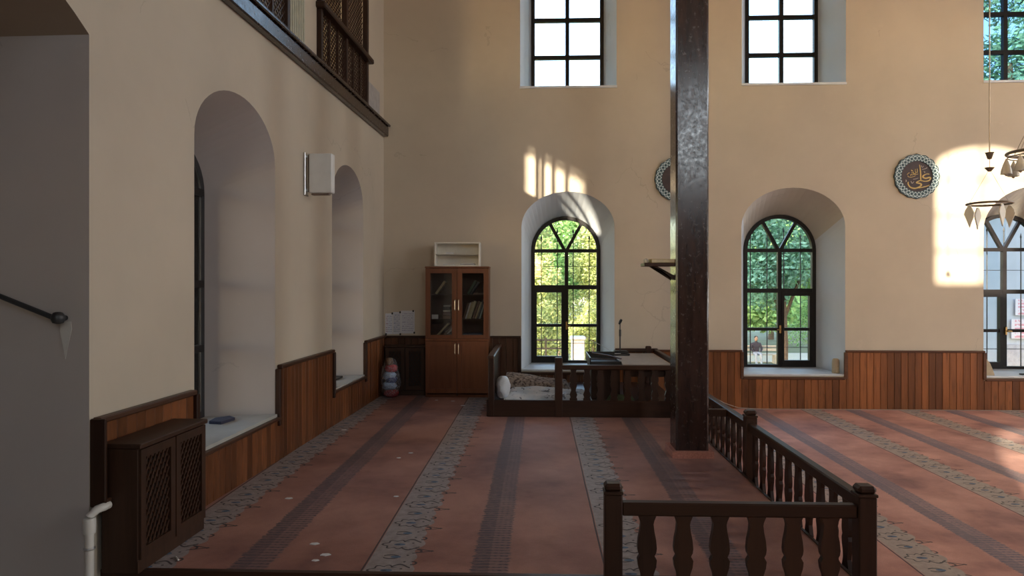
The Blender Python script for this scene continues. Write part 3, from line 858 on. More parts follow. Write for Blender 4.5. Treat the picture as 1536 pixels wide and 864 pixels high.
# ------------------------------------------------------------------ podium by the first window
PF, PB = 8.45, 10.15
t = thing('podium', 'low dark wooden podium with baluster front in front of the window left of the column', 'podium', (0, 0, PZ))
def pz(z): return z - PZ
G().bbox(-.62, 1.65, PF, PF + .045, 0, pz(.385), .006).obj('front_plank', 'dark_x', t)
G().bbox(-.62, -.58, PF + .045, PB, 0, pz(.385), .006).obj('side_plank', 'dark_y', t)
G().box(-.58, 1.62, PF + .045, PB, pz(.30), pz(.375)).obj('floor_board', 'dark_x', t)
pb = baluster_mesh('baluster', .375, .032, 'dark_z', .88)
for k, x in enumerate([.40 + .158 * i for i in range(8)]): link('baluster', pb, t, (x, PF + .025, pz(.385)))
G().bbox(.27, 1.65, PF - .012, PF + .062, pz(.745), pz(.80), .008).obj('top_rail', 'dark_x', t)
G().bbox(.182, .272, PF - .010, PF + .075, 0, pz(.885), .008).obj('post', 'dark_z', t)
G().bbox(-.60, -.53, PF - .005, PF + .06, 0, pz(.90), .008).obj('post', 'dark_z', t)
G().bbox(-.60, -.55, PF + .06, PB, pz(.385), pz(.86), .006).obj('side_panel', 'dark_y', t)
G().bbox(-.612, -.528, PF - .01, PB, pz(.865), pz(.905), .010).obj('side_cap', 'cap', t)
G().bbox(1.60, 1.65, PF + .06, PB, pz(.78), pz(.84), .006).obj('side_rail', 'dark_y', t)
G().bbox(1.58, 1.65, PF, PF + .06, 0, pz(.80), .006).obj('post', 'dark_z', t)
G().bbox(1.06, 1.65, PB - .05, PB, pz(.80), pz(.85), .006).obj('back_rail', 'dark_x', t)
link('post', G().bbox(-.04, .04, -.03, .03, 0, pz(.885), .012).mesh('post', 'dark_z'), t, (1.52, PB - .035, 0))
# desk inside it
t = thing('desk', 'desk with a grey cloth top standing inside the podium beside the column', 'desk', (1.27, 9.18, .375))
G().bbox(-.29, .29, -.66, .72, .395, .43, .006).obj('table_top', plain('grey_felt', (.37, .33, .29), .9, .12, 14, .05), t)
for x in (-.25, .25):
    for y in (-.60, .66): G().bbox(x - .025, x + .025, y - .025, y + .025, 0, .395, .004).obj('leg', 'dark_z', t)
G().bbox(-.27, .27, -.64, -.62, .28, .395, .003).obj('apron', 'dark_x', t)
# black open case with a stick lying across it
t = thing('open_case', 'low black open case on a stand beside the grey topped desk', 'case', (.76, 8.98, .375))
G().bbox(-.14, .20, -.36, .36, 0, .40, .004).obj('stand', 'dark_z', t)
G().box(-.16, .215, -.40, .40, .40, .412).obj('case_floor', 'black', t)
G().bbox(-.16, .215, -.40, -.385, .40, .455, .003).obj('case_wall', 'black', t)
G().bbox(-.16, .215, .385, .40, .40, .50, .003).obj('case_wall', 'black', t)
G().bbox(-.16, -.145, -.40, .40, .40, .50, .003).obj('case_wall', 'black', t)
G().bbox(.200, .215, -.40, .40, .40, .45, .003).obj('case_wall', 'black', t)
G().bbox(-.14, .20, -.02, .01, .44, .452, .003).obj('divider', 'dark_x', t)
tag(G().tube([(.68, 9.3, .862), (.86, 9.0, .86), (.99, 8.75, .845)], .009, 8).obj('wooden_stick', 'capx', None, True), 'thin wooden stick lying across the black open case', 'stick')
# microphone stand
t = thing('microphone_stand', 'black table microphone stand with a thin pole on the grey topped desk', 'microphone', (1.073, 9.62, .805))
G().bbox(-.12, .12, -.09, .09, 0, .028, .008).obj('base', 'black', t)
G().bbox(-.09, .10, -.06, .06, .028, .062, .010).obj('base_cap', 'black', t)
G().tube([(0, 0, .06), (0, 0, .25)], .0095, 8).obj('pole', 'iron', t, True)
G().tube([(0, 0, .25), (0, 0, .34)], .014, 8).obj('clutch', 'black', t, True)
G().tube([(0, 0, .34), (0, 0, .42)], .007, 8).obj('neck', 'black', t, True)
G().tube([(-.012, 0, .41), (.005, -.005, .45), (.02, -.01, .475)], .02, 10, (.7, 1.0, .75)).obj('microphone', 'black', t, True)
tag(G().tube([(1.07, 9.515, .835), (.98, 9.5, .835), (.90, 9.6, .89), (.82, 9.75, .93), (.72, 9.9, .97), (.62, 10.1, 1.03)], .004, 6).obj('microphone_cable', 'paper', None, True), 'thin pale cable hanging from the microphone base to the window', 'cable')

# textiles and bag on the podium floor
def lumpy(name, mat, x0, x1, y0, y1, zb, zf, nx=22, ny=12, amp=.02, seed=1, parent=None):
    """a soft closed slab: height zf(u, v) above zb"""
    rr = random.Random(seed); ph = [rr.uniform(0, 6) for _ in range(6)]
    vs, fs = [], []
    def H(u, v):
        e = min(1, 9 * min(u, 1 - u) + .15) * min(1, 9 * min(v, 1 - v) + .15)
        return zb + .004 + e * (zf(u, v) + amp * (math.sin(9 * u + ph[0] + 3 * v) + math.sin(14 * v + ph[1] - 5 * u) * .6 + math.sin(23 * u + 11 * v + ph[2]) * .35))
    for j in range(ny + 1):
        for i in range(nx + 1):
            u, v = i / nx, j / ny
            wob = .012 * math.sin(8 * u + ph[3]) * (1 if v in (0, 1) else 0)
            vs.append((x0 + (x1 - x0) * u, y0 + (y1 - y0) * v + wob, max(zb + .002, H(u, v))))
    N = (nx + 1) * (ny + 1)
    vs += [(x, y, zb) for x, y, z in vs]
    for j in range(ny):
        for i in range(nx):
            a = j * (nx + 1) + i; q = (a, a + 1, a + nx + 2, a + nx + 1)
            fs += [q, tuple(N + k for k in reversed(q))]
    for i in range(nx):
        fs += [(i, N + i, N + i + 1, i + 1)]; a = ny * (nx + 1) + i; fs += [(a, a + 1, N + a + 1, N + a)]
    for j in range(ny):
        a = j * (nx + 1); fs += [(a, a + nx + 1, N + a + nx + 1, N + a)]; a += nx; fs += [(a, N + a, N + a + nx + 1, a + nx + 1)]
    return G().add(vs, fs).obj(name, mat, parent, True)
def print_cloth():
    m = M('printed_blue_white_cloth', (.5, .55, .6), .85); v = m.coords()
    n = m.noise(v, 9, 3, .6, .8); n2 = m.noise(v, 24, 3)
    c = m.ramp(m.noise(v, 5, 2), (.35, (.52, .60, .68)), (.65, (.72, .75, .78)))
    c = m.mix(m.rng(n, .60, .64, 0, .8), c, (.05, .07, .12))
    c = m.mix(m.rng(n2, .62, .66, 0, .5), c, (.22, .32, .42))
    m.set('Base Color', c); return m.m
def print_rug():
    m = M('brown_patterned_rug', (.2, .15, .12), .95); v = m.coords()
    n = m.noise(v, 28, 3, .6, .5)
    c = m.ramp(n, (.38, (.07, .05, .045)), (.50, (.30, .235, .19)), (.66, (.40, .34, .29)))
    m.set('Base Color', c); return m.m
tag(lumpy('printed_cloth', print_cloth(), -.42, .62, 8.53, 8.92, .376, lambda u, v: .05 + .07 * v - .02 * u, amp=.010, seed=3), 'blue white printed cloth spread over the podium floor beside the white bag', 'cloth')
tag(lumpy('folded_rug', print_rug(), -.50, .42, 8.96, 9.5, .376, lambda u, v: (.26 - .13 * u) * (1 - .25 * abs(2 * v - 1)), amp=.008, seed=5), 'brown patterned rug folded against the back of the podium', 'rug')
tag(lumpy('green_cloth', plain('green_cloth', (.10, .14, .08), .9, .3, 20), .80, 1.12, 8.50, 8.60, .376, lambda u, v: .05, 10, 6, .012, 9), 'small green cloth heap behind the podium balusters near the column', 'cloth')
def blob(name, mat, c, rx, ry, rz, amp, seed, n=20, m_=14, taper=None, parent=None):
    rr = random.Random(seed); ph = [rr.uniform(0, 6) for _ in range(8)]; vs, fs = [], []
    for i in range(m_ + 1):
        f = PI * i / m_
        for k in range(n):
            a = 2 * PI * k / n
            d = 1 + amp * (math.sin(3 * a + ph[0] + 4 * f) + math.sin(5 * a - 6 * f + ph[1]) * .7 + math.sin(9 * a + 7 * f + ph[2]) * .5)
            tz = -math.cos(f); tp = taper(tz) if taper else 1
            sf = math.sin(f) ** .6
            vs.append((c[0] + rx * d * sf * math.cos(a) * tp, c[1] + ry * d * sf * math.sin(a) * tp, c[2] + rz * (tz + 1)))
    for i in range(m_):
        for k in range(n): fs.append((i * n + k, i * n + (k + 1) % n, (i + 1) * n + (k + 1) % n, (i + 1) * n + k))
    return G().add(vs, fs).obj(name, mat, parent, True)
mb = M('white_plastic_film', (.66, .70, .74), .3); mb.bump(mb.noise(mb.coords(), 30, 4, .6, 1.0), .6, .01)
tag(blob('plastic_bag', mb.m, (-.435, 8.62, .378), .085, .10, .135, .07, 4), 'white crumpled plastic bag standing at the left end of the podium', 'bag')

# clear plastic bag of coloured packages in the corner
mt = bpy.data.materials.new('clear_crinkled_film'); mt.use_nodes = True; n_ = mt.node_tree
pr = n_.nodes['Principled BSDF']; n_.nodes.remove(pr); ou = n_.nodes['Material Output']
tr = n_.nodes.new('ShaderNodeBsdfTransparent'); gl = n_.nodes.new('ShaderNodeBsdfPrincipled'); gl.inputs['Base Color'].default_value = (.7, .7, .72, 1); gl.inputs['Roughness'].default_value = .2
nz = n_.nodes.new('ShaderNodeTexNoise'); nz.inputs['Scale'].default_value = 26; nz.inputs['Detail'].default_value = 4
mr = n_.nodes.new('ShaderNodeMapRange'); mr.inputs[1].default_value = .52; mr.inputs[2].default_value = .66; mr.inputs[3].default_value = .06; mr.inputs[4].default_value = .6
bp = n_.nodes.new('ShaderNodeBump'); bp.inputs['Strength'].default_value = .8; bp.inputs['Distance'].default_value = .02
mx = n_.nodes.new('ShaderNodeMixShader')
for a, b in ((nz.outputs[0], mr.inputs[0]), (nz.outputs[0], bp.inputs['Height']), (bp.outputs[0], gl.inputs['Normal']), (mr.outputs[0], mx.inputs[0]), (tr.outputs[0], mx.inputs[1]), (gl.outputs[0], mx.inputs[2]), (mx.outputs[0], ou.inputs[0])): n_.links.new(a, b)
t = thing('plastic_sack', 'clear plastic sack of red and blue packages in the far left corner', 'bag', (-2.045, 9.82, PZ + .004))
blob('film', mt, (0, 0, 0), .135, .11, .27, .06, 11, 24, 18, lambda z: 1 - .25 * max(0, z) , t)
for k, (cz, c, nm, s) in enumerate(((.0, (.24, .03, .035), 'red_package', 1.0), (.10, (.30, .40, .55), 'blue_package', .95), (.19, (.05, .08, .20), 'navy_package', .75), (.24, (.35, .45, .6), 'pale_blue_package', .9), (.34, (.42, .05, .06), 'scarlet_package', .85), (.43, (.17, .11, .07), 'brown_package', .5))):
    blob(nm, plain(nm, c, .5, .35, 30), (.012 * (-1) ** k, 0, cz + .004), .105 * s, .075, .055, .06, 20 + k, 14, 8, None, t)

# ------------------------------------------------------------------ bookcase
bx0, bx1, bf, bb = -1.567, -.694, 9.85, 10.155
t = thing('bookcase', 'reddish brown bookcase with glass doors above wooden doors against the far wall', 'bookcase', ((bx0 + bx1) / 2, (bf + bb) / 2, PZ))
X0, X1, Y0, Y1 = -(bx1 - bx0) / 2, (bx1 - bx0) / 2, -(bb - bf) / 2, (bb - bf) / 2
H = 1.78; sp = .79
G().bbox(X0, X0 + .02, Y0 + .02, Y1, 0, H, .002).obj('side_panel', 'case', t)
G().bbox(X1 - .02, X1, Y0 + .02, Y1, 0, H, .002).obj('side_panel', 'case', t)
G().bbox(X0 - .006, X1 + .006, Y0 - .004, Y1, H, H + .022, .004).obj('top_board', 'case', t)
G().bbox(-.012, .012, Y0 + .025, Y1 - .01, .02, H, .002).obj('divider', 'case_in', t)
G().box(X0 + .02, X1 - .02, Y1 - .012, Y1 - .004, .05, H).obj('back_panel', 'case_in', t)
G().bbox(X0 + .004, X1 - .004, Y0 + .03, Y0 + .045, 0, .055, .002).obj('plinth', 'case', t)
shelves = (.055, sp + .03, 1.276 - PZ - .02 + .01, 1.613 - PZ - .01)
for z in shelves: G().box(X0 + .02, X1 - .02, Y0 + .03, Y1 - .012, z - .016, z).obj('shelf', 'case_in', t)
G().bbox(X0 - .004, X1 + .004, Y0 - .004, Y0 + .03, sp - .012, sp + .018, .004).obj('middle_rail', 'case', t)
for s in (-1, 1):
    xa, xb = (X0 + .002, -.003) if s < 0 else (.003, X1 - .002)
    o = [(xa, sp + .022), (xb, sp + .022), (xb, H - .004), (xa, H - .004)]; f = .068
    i = [(xa + f, sp + .022 + f * .7), (xb - f, sp + .022 + f * .7), (xb - f, H - .004 - f), (xa + f, H - .004 - f)]
    d = G().band(o, i, Y0, Y0 + .022).obj('glass_door', 'case', t)
    G().box(i[0][0], i[1][0], Y0 + .010, Y0 + .013, i[0][1], i[2][1]).obj('glass_pane', 'glass', d)
    hx = xb - .022 if s < 0 else xa + .022
    G().tube([(hx, Y0, 1.20), (hx, Y0 - .022, 1.21), (hx, Y0 - .022, 1.33), (hx, Y0, 1.34)], .006, 8).obj('handle', 'steel', d, True, label='slim metal bow handle')
    o = [(xa, .06), (xb, .06), (xb, sp - .016), (xa, sp - .016)]; f = .062
    i = [(xa + f, .06 + f), (xb - f, .06 + f), (xb - f, sp - .016 - f), (xa + f, sp - .016 - f)]
    d = G().band(o, i, Y0, Y0 + .022).obj('wooden_door', 'case', t)
    G().box(i[0][0] - .004, i[1][0] + .004, Y0 + .008, Y0 + .018, i[0][1] - .004, i[2][1] + .004).obj('door_panel', 'case', d)
    G().tube([(hx, Y0, .60), (hx, Y0 - .022, .61), (hx, Y0 - .022, .73), (hx, Y0, .74)], .006, 8).obj('handle', 'steel', d, True, label='slim metal bow handle')
BC = t.location
# books
covers = {}
def cover_mat(c):
    if c not in covers: covers[c] = plain('book_cover', c, .5, .15, 20)
    return covers[c]
def book(x, y, z, w_, h, dpt, lean, c, label, group, flat=False, cat='book'):
    """spine towards the room; w thickness, h height; lean about y; flat lies down"""
    rot = (0, lean, 0) if not flat else (0, PI / 2, 0)
    b = thing('book', label, cat, (x, y, z), rot, group)
    if flat: b.location = (x - h / 2, y, z + w_ / 2)
    g = G().bbox(-w_ / 2, -w_ / 2 + .003, 0, dpt, 0, h, .001).bbox(w_ / 2 - .003, w_ / 2, 0, dpt, 0, h, .001).bbox(-w_ / 2, w_ / 2, -.002, .003, 0, h, .001)
    g.obj('cover', cover_mat(c), b)
    G().box(-w_ / 2 + .003, w_ / 2 - .003, .003, dpt - .004, .004, h - .004).obj('pages', 'pages', b)
    return b
yb_ = bf + .07
TAN, DK, GRN, BRN, WHT, NVY = (.36, .29, .15), (.03, .028, .026), (.06, .09, .05), (.13, .07, .04), (.5, .48, .44), (.04, .06, .11)
z1, z2, z3 = PZ + shelves[1], PZ + shelves[2], PZ + shelves[3]
def lean_row(x, z, items, group, labels):
    for (wd, h, ln, c), lab in zip(items, labels):
        # keep the lower corner on the shelf
        dz = abs(math.sin(ln)) * wd / 2
        book(x, yb_, z + dz + .001, wd, h, .17, ln, c, lab, group)
        x += wd / math.cos(ln) + .004
lean_row(-1.43, z3, [(.032, .21, .62, TAN)], 'books on the top shelf', ['tan book leaning alone on the top left shelf of the bookcase'])
lean_row(-.985, z3, [(.03, .21, .52, GRN), (.028, .20, .60, DK)], 'books on the top shelf', ['green spined book leaning on the top right shelf', 'dark book leaning last on the top right shelf of the bookcase'])
book(-.845, yb_, z3 + .001, .022, .14, .17, 0, BRN, 'brown book lying flat on the top right shelf', 'books on the top shelf', True)
lean_row(-1.045, z2, [(.022, .22, .28, BRN), (.02, .23, .30, WHT), (.024, .24, .30, TAN)], 'books on the middle shelf',
         ['brown book first in the leaning row on the middle right shelf', 'thin whitish book second in the leaning row on the middle right shelf', 'tan book third in the leaning row on the middle right shelf'])
lean_row(-.962, z2, [(.036, .25, .31, (.42, .36, .22))], 'books on the middle shelf', ['thick cream book in the middle of the leaning row, middle right shelf'])
lean_row(-.915, z2, [(.026, .25, .34, BRN), (.024, .24, .34, TAN)], 'books on the middle shelf', ['brown book just right of the thick cream one, middle right shelf', 'light tan book with the dark books to its right, middle right shelf'])
lean_row(-.855, z2, [(.024, .27, .30, DK), (.02, .25, .30, (.25, .33, .30)), ], 'books on the middle shelf', ['tall black book near the right end of the middle right shelf', 'greenish grey book last in the leaning row on the middle right shelf'])
book(-.90, yb_, z1 + .001, .030, .20, .18, 0, WHT, 'pale book at the bottom of the flat pile on the low right shelf', 'books on the bottom glass shelf', True)
book(-.925, yb_, z1 + .033, .022, .26, .18, 0, NVY, 'wide navy book on top of the flat pile on the low right shelf', 'books on the bottom glass shelf', True)
lean_row(-1.43, z1, [(.024, .25, .75, TAN)], 'books on the bottom glass shelf', ['tan book leaning far over on the low left shelf'])
lean_row(-1.335, z1, [(.028, .22, .72, BRN)], 'books on the bottom glass shelf', ['brown book leaning in the middle of the low left shelf'])
lean_row(-1.285, z1 + .045, [(.045, .15, .9, (.40, .37, .30))], 'books on the bottom glass shelf', ['thick cream book tipped over the flat ones on the low left shelf'])
book(-1.21, yb_, z1 + .001, .022, .12, .17, 0, WHT, 'pale book lying flat under the tipped cream book, low left shelf', 'books on the bottom glass shelf', True)
book(-1.21, yb_, z1 + .024, .018, .11, .17, 0, BRN, 'brown book lying flat over the pale one, low left shelf', 'books on the bottom glass shelf', True)
for k, (z, c, lab) in enumerate(((0, BRN, 'brown box of books at the bottom of the stack, middle left shelf'), (.05, (.10, .05, .04), 'dark red box second from the bottom, middle left shelf'), (.10, WHT, 'white box third from the bottom, middle left shelf'), (.125, DK, 'black box fourth from the bottom, middle left shelf'), (.17, WHT, 'white box on top of the stack, middle left shelf'))):
    h = (.048, .048, .022, .043, .02)[k]
    tag(G().bbox(-1.335 + .002 * k, -1.225 - .008 * (k > 1), yb_ - .005, yb_ + .16, z2 + z + .001, z2 + z + h, .003).obj('box', cover_mat(c)), lab, 'box', 'stacked boxes on the middle left shelf')
tag(G().bbox(-1.485, -1.395, bf + .045, bf + .055, z2 + .001, z2 + .062, .002).obj('label_card', 'paper'), 'white card standing at the left end of the middle shelf', 'card')
tag(G().lathe([(.004, 0), (.018, .003), (.02, .03), (.012, .05), (.003, .055)], (-1.19, bf + .06, z3 + .001), 10).obj('small_jar', 'offwhite', None, True), 'little pale jar at the right end of the top left shelf', 'jar')
# white rack on top
t = thing('wall_rack', 'white open rack with one shelf standing on top of the bookcase', 'rack', (-1.135, 10.0, PZ + H + .0235))
rx, rh = .315, .335
for x in (-rx, rx - .018): G().bbox(x, x + .018, -.1, .1, 0, rh, .002).obj('side_panel', 'offwhite', t)
for z, nm in ((.0, 'bottom_board'), (.155, 'shelf'), (rh - .02, 'top_board')): G().bbox(-rx + .018, rx - .018, -.1, .1, z, z + (.018 if z != .155 else .012), .002).obj(nm, 'offwhite', t)
G().box(-rx + .018, rx - .018, .09, .098, .018, rh - .02).obj('back_panel', 'offwhite', t)
G().box(-rx + .018, rx - .018, -.1, -.094, .155, .17).obj('shelf_lip', 'offwhite', t)
for k, (x, z, ww, h) in enumerate(((-.20, .018, .16, .012), (.04, .018, .2, .02), (.08, .038, .14, .008), (-.16, .167, .1, .03))):
    tag(G().bbox(-1.135 + x, -1.135 + x + ww, 9.93, 10.06, PZ + H + .0235 + z + .0005, PZ + H + .0235 + z + h, .002).obj('paper_stack', 'paper' if k != 1 else plain('grey_paper', (.3, .3, .31), .8)),
        ['thin white paper stack lying left on the rack bottom', 'grey paper stack lying right on the rack bottom', 'small white paper stack lying on the grey one in the rack', 'white paper stack on the middle shelf of the rack'][k], 'paper', 'papers in the white rack')

# ------------------------------------------------------------------ posters in the corner
def print_sheet(ink, ink2):
    m = M('printed_sheet', (.62, .63, .68), .7); x, y, z = m.xyz(m.coords('Generated'))
    row = (z * 11).mod(1.0); wv = m.noise(m.mapv(m.coords('Generated'), (34, 1, 11)), 1.0, 2)
    txt = (row > .25) * (row < .75) * (wv > .47) * (x > .08) * (x < .92) * (z > .06) * (z < .94)
    c = m.mix(txt * .75, (.62, .63, .68), ink)
    c = m.mix(txt * (x < .3) * .7, c, ink2)
    m.set('Base Color', c); return m.m
def poster(label, x0, x1, z0, z1, ink, ink2, pins):
    t = thing('poster', label, 'poster', ((x0 + x1) / 2, YW - .001, (z0 + z1) / 2), group='sheets pinned in the corner')
    a, b = (x1 - x0) / 2, (z1 - z0) / 2
    G().box(-a, a, -.003, 0, -b, b).obj('sheet', print_sheet(ink, ink2), t)
    for px_, pz_ in pins: G().bbox(px_ * a - .011, px_ * a + .011, -.012, -.003, pz_ * b - .014, pz_ * b + .014, .004).obj('pin', 'black', t, label='black pin')
poster('narrow white sheet with red and blue lines, leftmost of those pinned in the corner', -2.195, -2.09, 1.035, 1.33, (.18, .2, .32), (.35, .08, .08), ((-.8, -1.0), (.9, 1.0)))
poster('white sheet with dark handwriting lines between two others in the corner', -2.085, -1.975, 1.035, 1.35, (.10, .13, .25), (.1, .13, .25), ((.9, -1.0), (.85, .98)))
poster('wide white printed table pinned nearest the bookcase', -1.972, -1.775, 1.045, 1.37, (.30, .30, .42), (.3, .3, .42), ((.8, .97), (.95, -.93)))

# ------------------------------------------------------------------ wall loudspeaker on the left wall
t = thing('wall_speaker', 'white box shaped loudspeaker on a bracket between the two left niches', 'loudspeaker', LW(0, 6.98, 2.64), (0, 0, LROT))
G().bbox(.055, .285, -.02, .075, .0, .385, .008).obj('cabinet', 'white', t)
G().bbox(.040, .056, -.012, .068, .01, .375, .004).obj('grille', plain('brown_mesh', (.13, .10, .075), .8), t)
G().bbox(0, .02, -.02, .09, -.02, .40, .004).obj('wall_plate', 'steel', t)
for z in (.03, .36): G().bbox(.015, .06, .01, .05, z - .012, z + .012, .003).obj('bracket_arm', 'steel', t)
G().bbox(.07, .25, .0, .06, -.018, .0, .006).obj('bottom_vent', plain('brown_plastic', (.20, .15, .12), .7), t)

# ------------------------------------------------------------------ calligraphy medallions
def ring_mat():
    m = M('medallion_ring', (.1, .2, .2), .5); x, y, z = m.xyz(m.coords())
    r = (x * x + z * z).sqrt(); th = z.atan2(x)
    k1 = (r - ((th * 16).sin() * .030 + .252)).abs() < .0075
    k2 = (r - ((th * 16 + PI).sin() * .030 + .252)).abs() < .0075
    k3 = (r - ((th * 32).cos() * .010 + .283)).abs() < .005
    c = m.mix((k1.max(k2).max(k3)) * .95, (.035, .075, .085), (.52, .62, .62))
    m.set('Base Color', c); return m.m
RINGM = ring_mat(); DISC = plain('medallion_ground', (.045, .024, .022), .5, .3, 14); GOLD = plain('gold_lettering', (.62, .42, .12), .4, .15, 30)
PALE = plain('pale_ornament', (.40, .33, .26), .5, .2, 30)
def stroke(g, pts, wd, y):
    pts = [Vector(p) for p in pts]; L, Rr_ = [], []
    for i, p in enumerate(pts):
        t_ = (pts[min(i + 1, len(pts) - 1)] - pts[max(i - 1, 0)]).normalized(); n_ = Vector((-t_.y, t_.x))
        ww = wd[i] if isinstance(wd, (list, tuple)) else wd
        L.append(p + n_ * ww / 2); Rr_.append(p - n_ * ww / 2)
    g.prism([q[:] for q in L] + [q[:] for q in reversed(Rr_)], y - .004, y)
def smooth(pts, n=5):
    out = []
    P = [Vector(p) for p in pts]
    for i in range(len(P) - 1):
        p0, p1, p2, p3 = P[max(i - 1, 0)], P[i], P[i + 1], P[min(i + 2, len(P) - 1)]
        for k in range(n):
            t = k / n
            out.append(.5 * ((2 * p1) + (p2 - p0) * t + (2 * p0 - 5 * p1 + 4 * p2 - p3) * t * t + (3 * p1 - p0 - 3 * p2 + p3) * t ** 3))
    out.append(P[-1]); return [q[:] for q in out]
def medallion(label, x, z, writing):
    t = thing('medallion', label, 'medallion', (x, YW - .002, z))
    n = 64
    outer = [(.305 * (1 + .022 * math.cos(16 * 2 * PI * k / n)) * math.cos(2 * PI * k / n), .305 * (1 + .022 * math.cos(16 * 2 * PI * k / n)) * math.sin(2 * PI * k / n)) for k in range(n)]
    inner = [(.212 * math.cos(2 * PI * k / n), .212 * math.sin(2 * PI * k / n)) for k in range(n)]
    G().band(outer, inner, -.03, 0).obj('border', RINGM, t)
    G().prism([(a * 1.01, b * 1.01) for a, b in inner], -.018, -.001).obj('disc', DISC, t)
    G().torus((0, 0, 0), .012, .003, 12, 6).obj('hook', 'brass', t, loc=(0, -.012, .318))
    if writing:
        S = .305 / 305.0
        def c(pts): return smooth([((px_ - 520) * S, (425 - py_) * S) for px_, py_ in pts])
        def wdt(pts, a, b): k = len(pts); return [a + (b - a) * math.sin(PI * i / (k - 1)) for i in range(k)]
        g = G()
        for pts, a, b in (([(556, 262), (566, 330), (572, 400), (574, 470), (590, 490)], .010, .016),          # tall lam
                          ([(690, 395), (655, 392), (618, 408), (600, 432), (640, 452), (690, 440), (706, 455), (680, 485), (620, 492), (575, 478)], .010, .020),  # ain
                          ([(575, 478), (540, 492), (515, 512), (560, 522), (582, 540), (552, 572), (490, 590), (430, 572), (402, 530), (405, 500)], .010, .020),  # ya
                          ([(545, 586), (610, 572), (670, 556), (695, 540)], .006, .014)):
            p = c(pts); stroke(g, p, wdt(p, a, b), -.018)
        g.obj('large_lettering', GOLD, t, label='gold Arabic lettering reading Ali')
        g = G()
        for pts in ([(524, 318), (526, 350), (524, 378)], [(500, 322), (498, 350), (508, 380), (480, 384), (470, 360), (462, 378), (446, 372)], [(536, 392), (500, 400), (480, 392), (462, 404), (440, 396), (436, 418)],
                    [(500, 418), (470, 428), (440, 436), (404, 428), (398, 414)], [(468, 340), (452, 350), (446, 332)], [(420, 372), (400, 384), (388, 402)]):
            p = c(pts); stroke(g, p, [.007] * len(p), -.018)
        g.obj('small_lettering', GOLD, t, label='small gold Arabic lettering')
        g = G()
        for pts in ([(590, 330), (625, 322), (660, 306)], [(580, 275), (592, 300), (612, 282)], [(440, 490), (456, 520), (480, 495)], [(612, 355), (630, 365), (618, 376)], [(470, 464), (510, 458), (540, 446)], [(370, 470), (378, 488), (368, 496)]):
            p = c(pts); stroke(g, p, [.008] * len(p), -.018)
        g.obj('ornament', PALE, t)
medallion('round medallion with gold Arabic lettering beside the bright sun patch', 5.225, 3.24, True)
medallion('round medallion half hidden behind the wooden column', 1.93, 3.22, False)

# ------------------------------------------------------------------ chandeliers at the upper right
t = thing('chandelier', 'ring chandelier with leaf shaped glass pendants before the sun patch', 'chandelier', (3.05, 5.0, 1.75 * (1 - 5.0 / 7.5)))
t.scale = (.667, .667, .667)
G().tube([(0, 0, 3.06), (0, 0, 11.4)], .006, 6).obj('rod', 'bronze', t)
G().lathe([(.006, -.05), (.02, -.045), (.036, .01), (.042, .02), (.006, .022)], (0, 0, 3.065), 14).obj('cone', 'bronze', t, True)
G().tube([(0, 0, 3.02), (0, 0, 2.93)], .003, 5).obj('link', 'bronze', t)
G().lathe([(.004, -.03), (.016, -.026), (.038, .0), (.046, .012), (.006, .018)], (0, 0, 2.92), 14).obj('cup', 'bronze', t, True)
G().torus((0, 0, 2.565), .20, .011, 40, 8).obj('ring', 'bronze', t, True)
for k in range(4):
    a = 2 * PI * k / 4 + PI
    ca, sa = math.cos(a), math.sin(a)
    if k % 2 == 0: G().tube([(.01 * ca, .01 * sa, 2.90), (.20 * ca, .20 * sa, 2.57)], .0018, 5).obj('wire', 'bronze', t)
    lf = [(-.012, 0), (-.042, -.045), (-.052, -.085), (-.034, -.13), (-.012, -.185), (.004, -.225), (.016, -.18), (.042, -.115), (.050, -.075), (.03, -.035), (.012, 0)]
    g = G(); g.prism(lf, -.006, .006)
    o = g.obj('leaf_pendant', 'opal', t); o.location = (.20 * ca, .20 * sa, 2.545); o.rotation_euler = (0, 0, a + PI / 2 + .5)
t = thing('chandelier', 'ring chandelier with tulip glass shades cut by the right edge', 'chandelier', (3.40, 5.0, 1.75 * (1 - 5.0 / 7.0)))
t.scale = (.714, .714, .714)
G().tube([(0, 0, 3.5), (0, 0, 10.78)], .006, 6).obj('rod', 'bronze', t)
G().lathe([(.004, -.06), (.03, -.04), (.05, .0), (.02, .05), (.006, .06)], (0, 0, 3.47), 14).obj('hub', 'bronze', t, True)
G().torus((0, 0, 3.0), .285, .015, 44, 8).obj('ring', 'bronze', t, True)
G().torus((0, 0, 2.965), .275, .006, 44, 6).obj('lower_ring', 'bronze', t, True)
for k in range(8):
    a = 2 * PI * k / 8 + .35; ca, sa = math.cos(a), math.sin(a)
    if k % 2 == 0: G().tube([(.03 * ca, .03 * sa, 3.45), (.285 * ca, .285 * sa, 3.0)], .003, 5).obj('chain', 'bronze', t)
    q = G().lathe([(.006, .0), (.014, -.02), (.03, -.06), (.045, -.11), (.05, -.15), (.046, -.15), (.03, -.1), (.01, -.05)], (.285 * ca, .285 * sa, 2.96), 14).obj('shade', 'opal', t, True)
    G().lathe([(.003, -.16), (.014, -.15), (.016, -.12), (.004, -.10)], (.285 * ca, .285 * sa, 2.95), 10).obj('bulb', 'opal', q, True)

